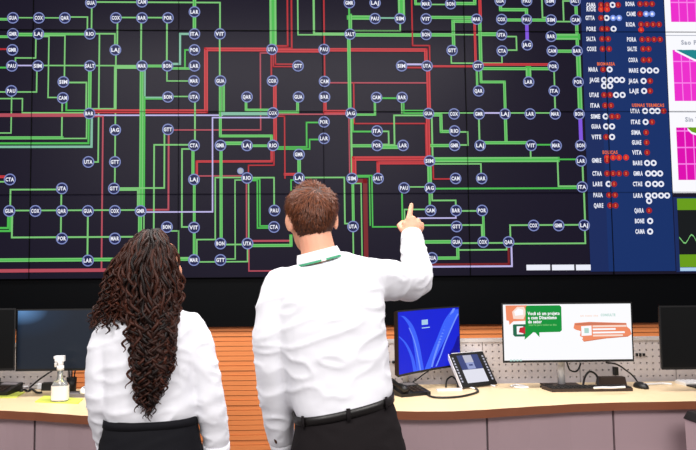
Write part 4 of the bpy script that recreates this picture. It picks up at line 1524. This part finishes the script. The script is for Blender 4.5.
# short hair: cap plus many short tapered strands that leave the crown
def man_hair():
    zs = [-.088 + .0062 * i for i in range(33)]
    n = 56
    cap = MB()
    rings = []
    for z in zs:
        z_ = min(z, .1115)
        hw, f, b_ = head_at(z_)
        g = .003 + .0045 * min(1, max(0, (z + .075) / .09))
        rings.append(head_ring(hw, f, b_, z_ + max(0, (z - .05)) * .10, n, g))
    ok = lambda p: hair_ok(p)
    vs = [TM @ p for r in rings for p in r]
    fs = []
    loc = [p for r in rings for p in r]
    for k in range(len(rings) - 1):
        for i in range(n):
            j = (i + 1) % n
            q = (k * n + i, k * n + j, (k + 1) * n + j, (k + 1) * n + i)
            c = sum((loc[t] for t in q), V()) / 4
            if ok(c):
                fs.append(q)
    fs.append(tuple((len(rings) - 1) * n + i for i in range(n)))
    cap.add(vs, fs, 0, True)
    o = cap.build('hair', M['hair_m_base'], man)
    # strands
    crown = V((.006, -.070, .092))
    V_, F_, T_ = [], [], []
    rnd = random.Random(5)
    cnt = 0
    while cnt < 5200:
        z = rnd.uniform(-.09, .116)
        a = rnd.uniform(0, 2 * PI)
        zz = min(z, .1115)
        hw, f, b_ = head_at(zz)
        if z > .1:
            hw, d_ = hw * rnd.random() ** .5, (f - b_) / 2 * rnd.random() ** .5
        else:
            d_ = (f - b_) / 2
        g = .003 + .0045 * min(1, max(0, (z + .075) / .09))
        p = V(((hw + g) * math.cos(a), (f + b_) / 2 + (d_ + g) * math.sin(a), zz + max(0, z - .05) * .10))
        if not hair_ok(p):
            continue
        cnt += 1
        nrm = V((p.x / (hw + .02) ** 2 if hw > .02 else 0, (p.y - (f + b_) / 2) / (d_ + .02) ** 2, z / .1 ** 2 * .8)).normalized()
        t = p - crown
        t = t - nrm * t.dot(nrm)
        if t.length < 1e-4:
            t = V((1, 0, 0))
        t.normalize()
        sw = nrm.cross(t)
        t = (t + sw * .45 * math.exp(-(p - crown).length / .05) + V((rnd.gauss(0, .11), rnd.gauss(0, .11), rnd.gauss(0, .11)))).normalized()
        up_ = max(0, min(1, (z + .07) / .13))
        L = (.008 + .019 * up_) * rnd.uniform(.7, 1.25)
        w = .0011
        pts = [p - nrm * .002, p + t * L * .4 + nrm * (.0018 * up_ + .0006), p + t * L * .75 + nrm * (.0015 * up_ + .0005), p + t * L - nrm * .0008 * up_]
        s = nrm.cross(t).normalized()
        base = len(V_)
        for q, k in zip(pts, (1, 1, .8, .2)):
            V_.append(TM @ (q - s * w * k))
            V_.append(TM @ (q + s * w * k))
        for i in range(3):
            F_.append((base + 2 * i, base + 2 * i + 1, base + 2 * i + 3, base + 2 * i + 2))
        tv = min(1, max(0, .10 + .62 * up_ + rnd.gauss(0, .22)))
        T_ += [tv] * 8
    st = MB()
    st.add(V_, F_, 0, True)
    s_o = st.build('hair_strands', M['hair_m'], o)
    at_ = s_o.data.attributes.new('tint', 'FLOAT', 'POINT')
    at_.data.foreach_set('value', T_)
    s_o['kind'] = 'stuff'


def hair_ok(p):
    x, y, z = p
    if y > .060:
        return z > .066
    if y > .016:
        return z > .030 + (y - .016) * .85
    if y > -.034:          # around the ear
        return z > .022 or (y > .006 and z > -.012)
    return z > -.086 + .18 * max(0, y + .062) + .25 * max(0, abs(x) - .04)


man_hair()

# ---------------------------------------- the woman
YW = 2.30
SW = 282.0
wp = lambda x, y, dy=0.0: at(x, y, YW + dy)
hipW = wp(150, 468)
woman = thing('person', 'woman with long dark curly hair, white shirt and black trousers, seen from behind', 'person', (hipW.x, YW, 0))
rows_w = [(wp(154, 304), 15 / SW, .050, 0), (wp(153, 311), 27 / SW, .060, 0), (wp(152, 318), 39 / SW, .072, 0), (wp(150.5, 330), 47 / SW, .088, 0), (wp(150, 348), 49 / SW, .098, 0),
          (wp(150, 370), 47 / SW, .098, 0), (wp(150.5, 390), 45.5 / SW, .095, 0), (wp(151, 404), 46 / SW, .098, 0), (wp(151, 412), 45.5 / SW, .098, .0), (wp(151, 417), 43 / SW, .092, .03), (wp(151, 424), 41.5 / SW, .088, .03)]
wL_ = [wp(112, 330), wp(104.5, 346), wp(101.5, 370), wp(101, 396, .0), wp(104, 418, .03), wp(108, 438, .065), wp(111, 452, .09)]
wrL = [.056, .056, .054, .053, .052, .047, .041]
wR_ = [wp(190, 328), wp(196.5, 344), wp(203, 368), wp(209, 396, .0), wp(213, 418, .015), wp(216, 440, .03), wp(216.5, 456, .045)]
wrR = [.056, .057, .055, .054, .052, .048, .043]
mb = MB()
torso_rings(mb, rows_w)
for c_, r_ in ((wL_, wrL), (wR_, wrR)):
    mb.tube(c_, r_, 18, round_ends=True)
mb.tube([wp(140, 318), wp(122, 326), wp(110, 338)], [.042, .052, .055], 14, round_ends=True)
mb.tube([wp(165, 317), wp(182, 325), wp(194, 338)], [.042, .052, .055], 14, round_ends=True)
remeshed(mb, 'shirt', M['shirt'], woman, .0075, 9, shirt_fold(7.7, .0045))
for c_, r_ in ((wL_, wrL), (wR_, wrR)):
    d = (c_[-1] - c_[-2]).normalized()
    MB().tube([c_[-1] - d * .052, c_[-1] - d * .03, c_[-1] + d * .012], [r_[-1] + .005, r_[-1] + .0055, r_[-1] - .001], 20).build('cuff', M['shirt'], woman)
headw = wp(157.5, 271, .02)
TW = Matrix.Translation(headw) @ Matrix.Rotation(math.radians(-10), 4, 'Z') @ Matrix.Rotation(math.radians(2), 4, 'Y') @ Matrix.Scale(.95, 4)
mb = MB()
add_head(mb, TW)
mb.tube([wp(154, 318), wp(154, 305), wp(155, 292, .01), wp(157, 284, .012), TW @ V((0, -.01, -.02))], [(.06, .075), (.05, .054), (.046, .048), (.046, .047), (.045, .048)], 18)
torso_rings(mb, rows_w[1:] + [(wp(151, 440), 46 / SW, .105, 0), (wp(150, 468), 52 / SW, .115, 0), (wp(150, 492), 50 / SW, .11, 0)], .86)
for c_, r_, s in ((wL_, wrL, -1), (wR_, wrR, 1)):
    mb.tube(c_, [q * .76 for q in r_], 14)
    d = (c_[-1] - c_[-2]).normalized()
    w_ = c_[-1] + d * .02
    mb.tube([c_[-2], w_], [.030, .024], 12)
    hand_relaxed(mb, w_, d + V((0, .1, -.3)), V((-s * .35, 1, .3)), V((s, .2, 0)))
legsw = {}
for s in (-1, 1):
    h = V((hipW.x + s * .080, YW, hipW.z - .02))
    kn = V((hipW.x + s * .085, YW + .012, .46))
    an = V((hipW.x + s * .09, YW - .01, .085))
    legsw[s] = (h, kn, an)
    mb.tube([h, (h + kn) / 2, kn, (kn + an) / 2, an, V((an.x + s * .01, an.y + .06, .042))], [.075, .068, .05, .046, .033, .03], 14)
remeshed(mb, 'body', M['skin2'], woman, .004, 4, factor=.4)
face_parts(TW, woman, M['hair_w_base'])
mb = MB()
torso_rings(mb, [(wp(151, 415.5), 44.2 / SW, .095, .03), (wp(151, 419), 44.6 / SW, .097, .03), (wp(151, 432), 47 / SW, .106, 0), (wp(150.5, 450), 51 / SW, .118, 0), (wp(150, 470), 54.5 / SW, .126, 0), (wp(150, 494), 53 / SW, .118, 0)])
for s in (-1, 1):
    h, kn, an = legsw[s]
    mb.tube([h + V((0, 0, .03)), (h + kn) / 2, kn, (kn + an) / 2, an + V((0, 0, -.02))], [.094, .085, .068, .062, .06], 18)
remeshed(mb, 'trousers', M['navy_cloth'], woman, .009, 5, shirt_fold(9.1, .002))
mb = MB()
u_ = [(wp(151, 415.8), 45.0), (wp(151, 415.8), 45.6), (wp(151, 423.5), 46.4), (wp(151, 423.5), 45.8)]
torso_rings_list = []
for c_, hw in u_:
    n = 36
    rg = []
    for k in range(n):
        a = 2 * PI * k / n
        x, y = math.cos(a), math.sin(a)
        rg.append(c_ + V((math.cos(.03), 0, math.sin(.03))) * (hw / SW * math.copysign(abs(x) ** .85, x)) + V((0, 1, 0)) * ((.097 + (hw - 45) * .0035) * math.copysign(abs(y) ** .85, y)))
    torso_rings_list.append(rg)
mb.rings(torso_rings_list, caps=False)
mb.build('waistband', M['navy_cloth'], woman)
for s in (-1, 1):
    an = legsw[s][2]
    shoe(woman, (an.x + s * .01, an.y, 0), -s * .12, M['leather'])


# long curly hair: dark under-volume and many ringlets hanging from the scalp
def lerp_table(tab, y):
    if y <= tab[0][0]:
        return tab[0][1:]
    for (y0, *a), (y1, *b_) in zip(tab, tab[1:]):
        if y <= y1:
            t = (y - y0) / (y1 - y0)
            return [p + (q - p) * t for p, q in zip(a, b_)]
    return tab[-1][1:]


# picture row: left edge, right edge, how far the back of the hair stands behind the head centre, front offset
BACK_T = [(228, 143, 160, .030, .045), (231, 138, 165, .055, .065), (236, 131, 170, .078, .085), (246, 123, 175, .108, .085), (260, 115, 178.5, .130, .04), (276, 112, 179.5, .138, .01), (290, 113, 182, .140, .0),
          (304, 117, 179, .142, -.015), (316, 124, 176, .146, -.04), (332, 130, 173.5, .148, -.075), (356, 130.5, 173, .150, -.085), (380, 130.5, 172.5, .148, -.085), (400, 133, 169, .144, -.09), (420, 137, 163, .140, -.095)]


def hair_pt(a, y, layer):
    l, r, bk, fr = lerp_table(BACK_T, y)
    x = l + (r - l) * a
    c = math.sqrt(max(0, 1 - (2 * a - 1) ** 2))
    edge = -.035 if y < 300 else min(-.035, fr - .02)
    return wp(x, y, .02 + edge + (-bk - edge) * c * layer)


def woman_hair():
    base = MB()
    ys = [229.5, 233, 238, 246, 256, 268, 280, 292, 304, 316, 332, 350, 364, 374]
    rs = []
    n = 28
    for y in ys:
        l, r, bk, fr = lerp_table(BACK_T, y)
        k = .84 if y < 320 else .62 if y < 340 else .48
        cx_ = (l + r) / 2 + (2 if y > 300 else 0)
        hw = (r - l) / 2 * k
        rg = []
        fr2 = fr if y > 300 else min(fr, .09 if y < 250 else .03)
        for i in range(n):
            q = 2 * PI * i / n
            yy = (-bk * .93 + fr2) / 2 - (bk * .93 + fr2) / 2 * math.sin(q)
            rg.append(wp(cx_ + hw * math.cos(q), y, .02 + yy))
        rs.append(rg)
    base.rings(rs)
    # left sheet
    rs = []
    for y, l, r, y0, y1 in ((250, 128, 150, -.05, .04), (270, 117, 140, -.06, .04), (290, 113, 132, -.065, .035), (304, 109, 128, -.07, .02), (312, 105, 124, -.075, .0)):
        rs.append([wp((l + r) / 2 + (r - l) / 2 * math.cos(2 * PI * i / n), y, .02 + (y0 + y1) / 2 + (y1 - y0) / 2 * math.sin(2 * PI * i / n)) for i in range(n)])
    base.rings(rs)
    o = remeshed(base, 'hair', M['hair_w_base'], woman, .006, 6, lambda co, nn: .006 * noise.noise(co * 40))
    V_, F_, T_ = [], [], []
    rnd = random.Random(21)

    def ringlet(path, rmax, tube, tint, pitch, sides=5, grow=.35):
        """path: list of points; coil widens along it"""
        L = [0]
        for p, q in zip(path, path[1:]):
            L.append(L[-1] + (q - p).length)
        N = max(12, int(L[-1] / .0042))
        phase = rnd.uniform(0, 2 * PI)
        dirn = rnd.choice((-1, 1))
        pts = []
        j = 0
        wob = rnd.uniform(0, 100)
        for i in range(N + 1):
            s = L[-1] * i / N
            while j < len(L) - 2 and L[j + 1] < s:
                j += 1
            f = (s - L[j]) / max(1e-6, L[j + 1] - L[j])
            p = path[j].lerp(path[j + 1], f)
            t = s / L[-1]
            low = min(1, max(0, (t - .22) / .4))
            r = rmax * (.6 + .4 * low) * min(1, .2 + t * 5) * (1 + .35 * noise.noise(V((wob, s * 14, 0))))
            phase += dirn * 2 * PI * (L[-1] / N) / (pitch * (2.1 - 1.1 * low) * (1 + .35 * noise.noise(V((wob + 9, s * 9, 2)))))
            ph = phase
            p = p + V((r * math.cos(ph), r * .8 * math.sin(ph), 0)) + V((noise.noise(V((s * 8, wob, 3))), noise.noise(V((s * 8, wob, 7))), 0)) * .019 * min(1, t * 3)
            pts.append(p)
        base_i = len(V_)
        for i, p in enumerate(pts):
            t = (pts[min(i + 1, N)] - pts[max(i - 1, 0)]).normalized()
            u = t.cross(V((0, 0, 1)))
            if u.length < .1:
                u = t.cross(V((1, 0, 0)))
            u.normalize()
            w = t.cross(u)
            k = tube * (1 if i < N * .8 else 1 - .75 * (i - N * .8) / (N * .2)) * (.6 if i < 2 else 1)
            for q in range(sides):
                a = 2 * PI * q / sides
                V_.append(p + u * (k * math.cos(a)) + w * (k * math.sin(a)))
            T_.extend([tint] * sides)
        for i in range(N):
            for q in range(sides):
                q2 = (q + 1) % sides
                F_.append((base_i + i * sides + q, base_i + i * sides + q2, base_i + (i + 1) * sides + q2, base_i + (i + 1) * sides + q))

    for i in range(215):
        a = rnd.random()
        a_s = .5 + (a - .5) * rnd.uniform(.75, 1.0)
        layer = rnd.uniform(.86, 1.03) if i > 60 else rnd.uniform(.6, .85)
        y0 = rnd.uniform(229, 250) if i < 150 else rnd.uniform(245, 300)
        long_ = 419 - 44 * abs((a - .42) / .5) ** 1.3
        yend = min(long_, rnd.uniform(338, 440)) if a > .08 else rnd.uniform(305, 345)
        yend = max(yend, y0 + 50)
        path = []
        st_ = 14
        for k in range(st_ + 1):
            y = y0 + (yend - y0) * k / st_
            aa = a_s + (a - a_s) * min(1, k / 5)
            path.append(hair_pt(min(.99, max(.01, aa)), y, layer))
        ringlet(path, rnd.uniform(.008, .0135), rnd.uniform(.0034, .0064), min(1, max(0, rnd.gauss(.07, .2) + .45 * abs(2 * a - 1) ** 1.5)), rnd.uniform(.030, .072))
    # sheet over the left shoulder
    for i in range(120):
        a = rnd.random()
        dep = rnd.uniform(-.09, .035)
        x0, x1, x2 = 138 + 8 * a, 107 + 26 * a, 103 + 28 * a
        xe = 89 + 40 * a
        ye = 330 - 12 * abs(a - .35) - rnd.uniform(0, 12)
        path = []
        for k in range(13):
            t = k / 12
            y = 236 + 6 * (1 - a) + (ye - 236) * t
            if t < .4:
                x = x0 + (x1 - x0) * math.sin(t / .4 * PI / 2)
            elif t < .65:
                x = x1 + (x2 - x1) * (t - .4) / .25
            else:
                q = (t - .65) / .35
                x = x2 + (xe - x2) * (q * .7 + q * q * .3)
            path.append(wp(x, y, .02 + dep * min(1, .4 + t) - .03 * (1 - t)))
        ringlet(path, rnd.uniform(.006, .011), rnd.uniform(.0028, .0048), min(1, max(0, rnd.gauss(.5, .25))), rnd.uniform(.03, .048))
    # loose ends lying on the shirt
    for x0, y0, x1, y1 in ((128, 312, 127, 345), (131, 318, 125, 352), (133, 340, 132, 388), (136, 350, 136, 408), (137, 360, 135, 412), (147, 380, 150, 421), (152, 380, 148, 416), (168, 340, 174, 374), (170, 330, 172, 368),
                           (164, 350, 166, 394), (160, 360, 161, 400), (142, 370, 141, 404), (110, 315, 106, 334), (118, 312, 116, 330), (97, 312, 95, 328)):
        path = [wp(x0 + (x1 - x0) * k / 8, y0 + (y1 - y0) * k / 8, -.115 - .008 * math.sin(k)) for k in range(9)]
        if x0 < 125:
            path = [wp(x0 + (x1 - x0) * k / 8, y0 + (y1 - y0) * k / 8, -.085) for k in range(9)]
        ringlet(path, .008, .0042, rnd.uniform(.1, .6), .040, grow=.1)
    st = MB()
    st.add(V_, F_, 0, True)
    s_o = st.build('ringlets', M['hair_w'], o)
    at_ = s_o.data.attributes.new('tint', 'FLOAT', 'POINT')
    at_.data.foreach_set('value', T_)
    s_o['kind'] = 'stuff'


woman_hair()
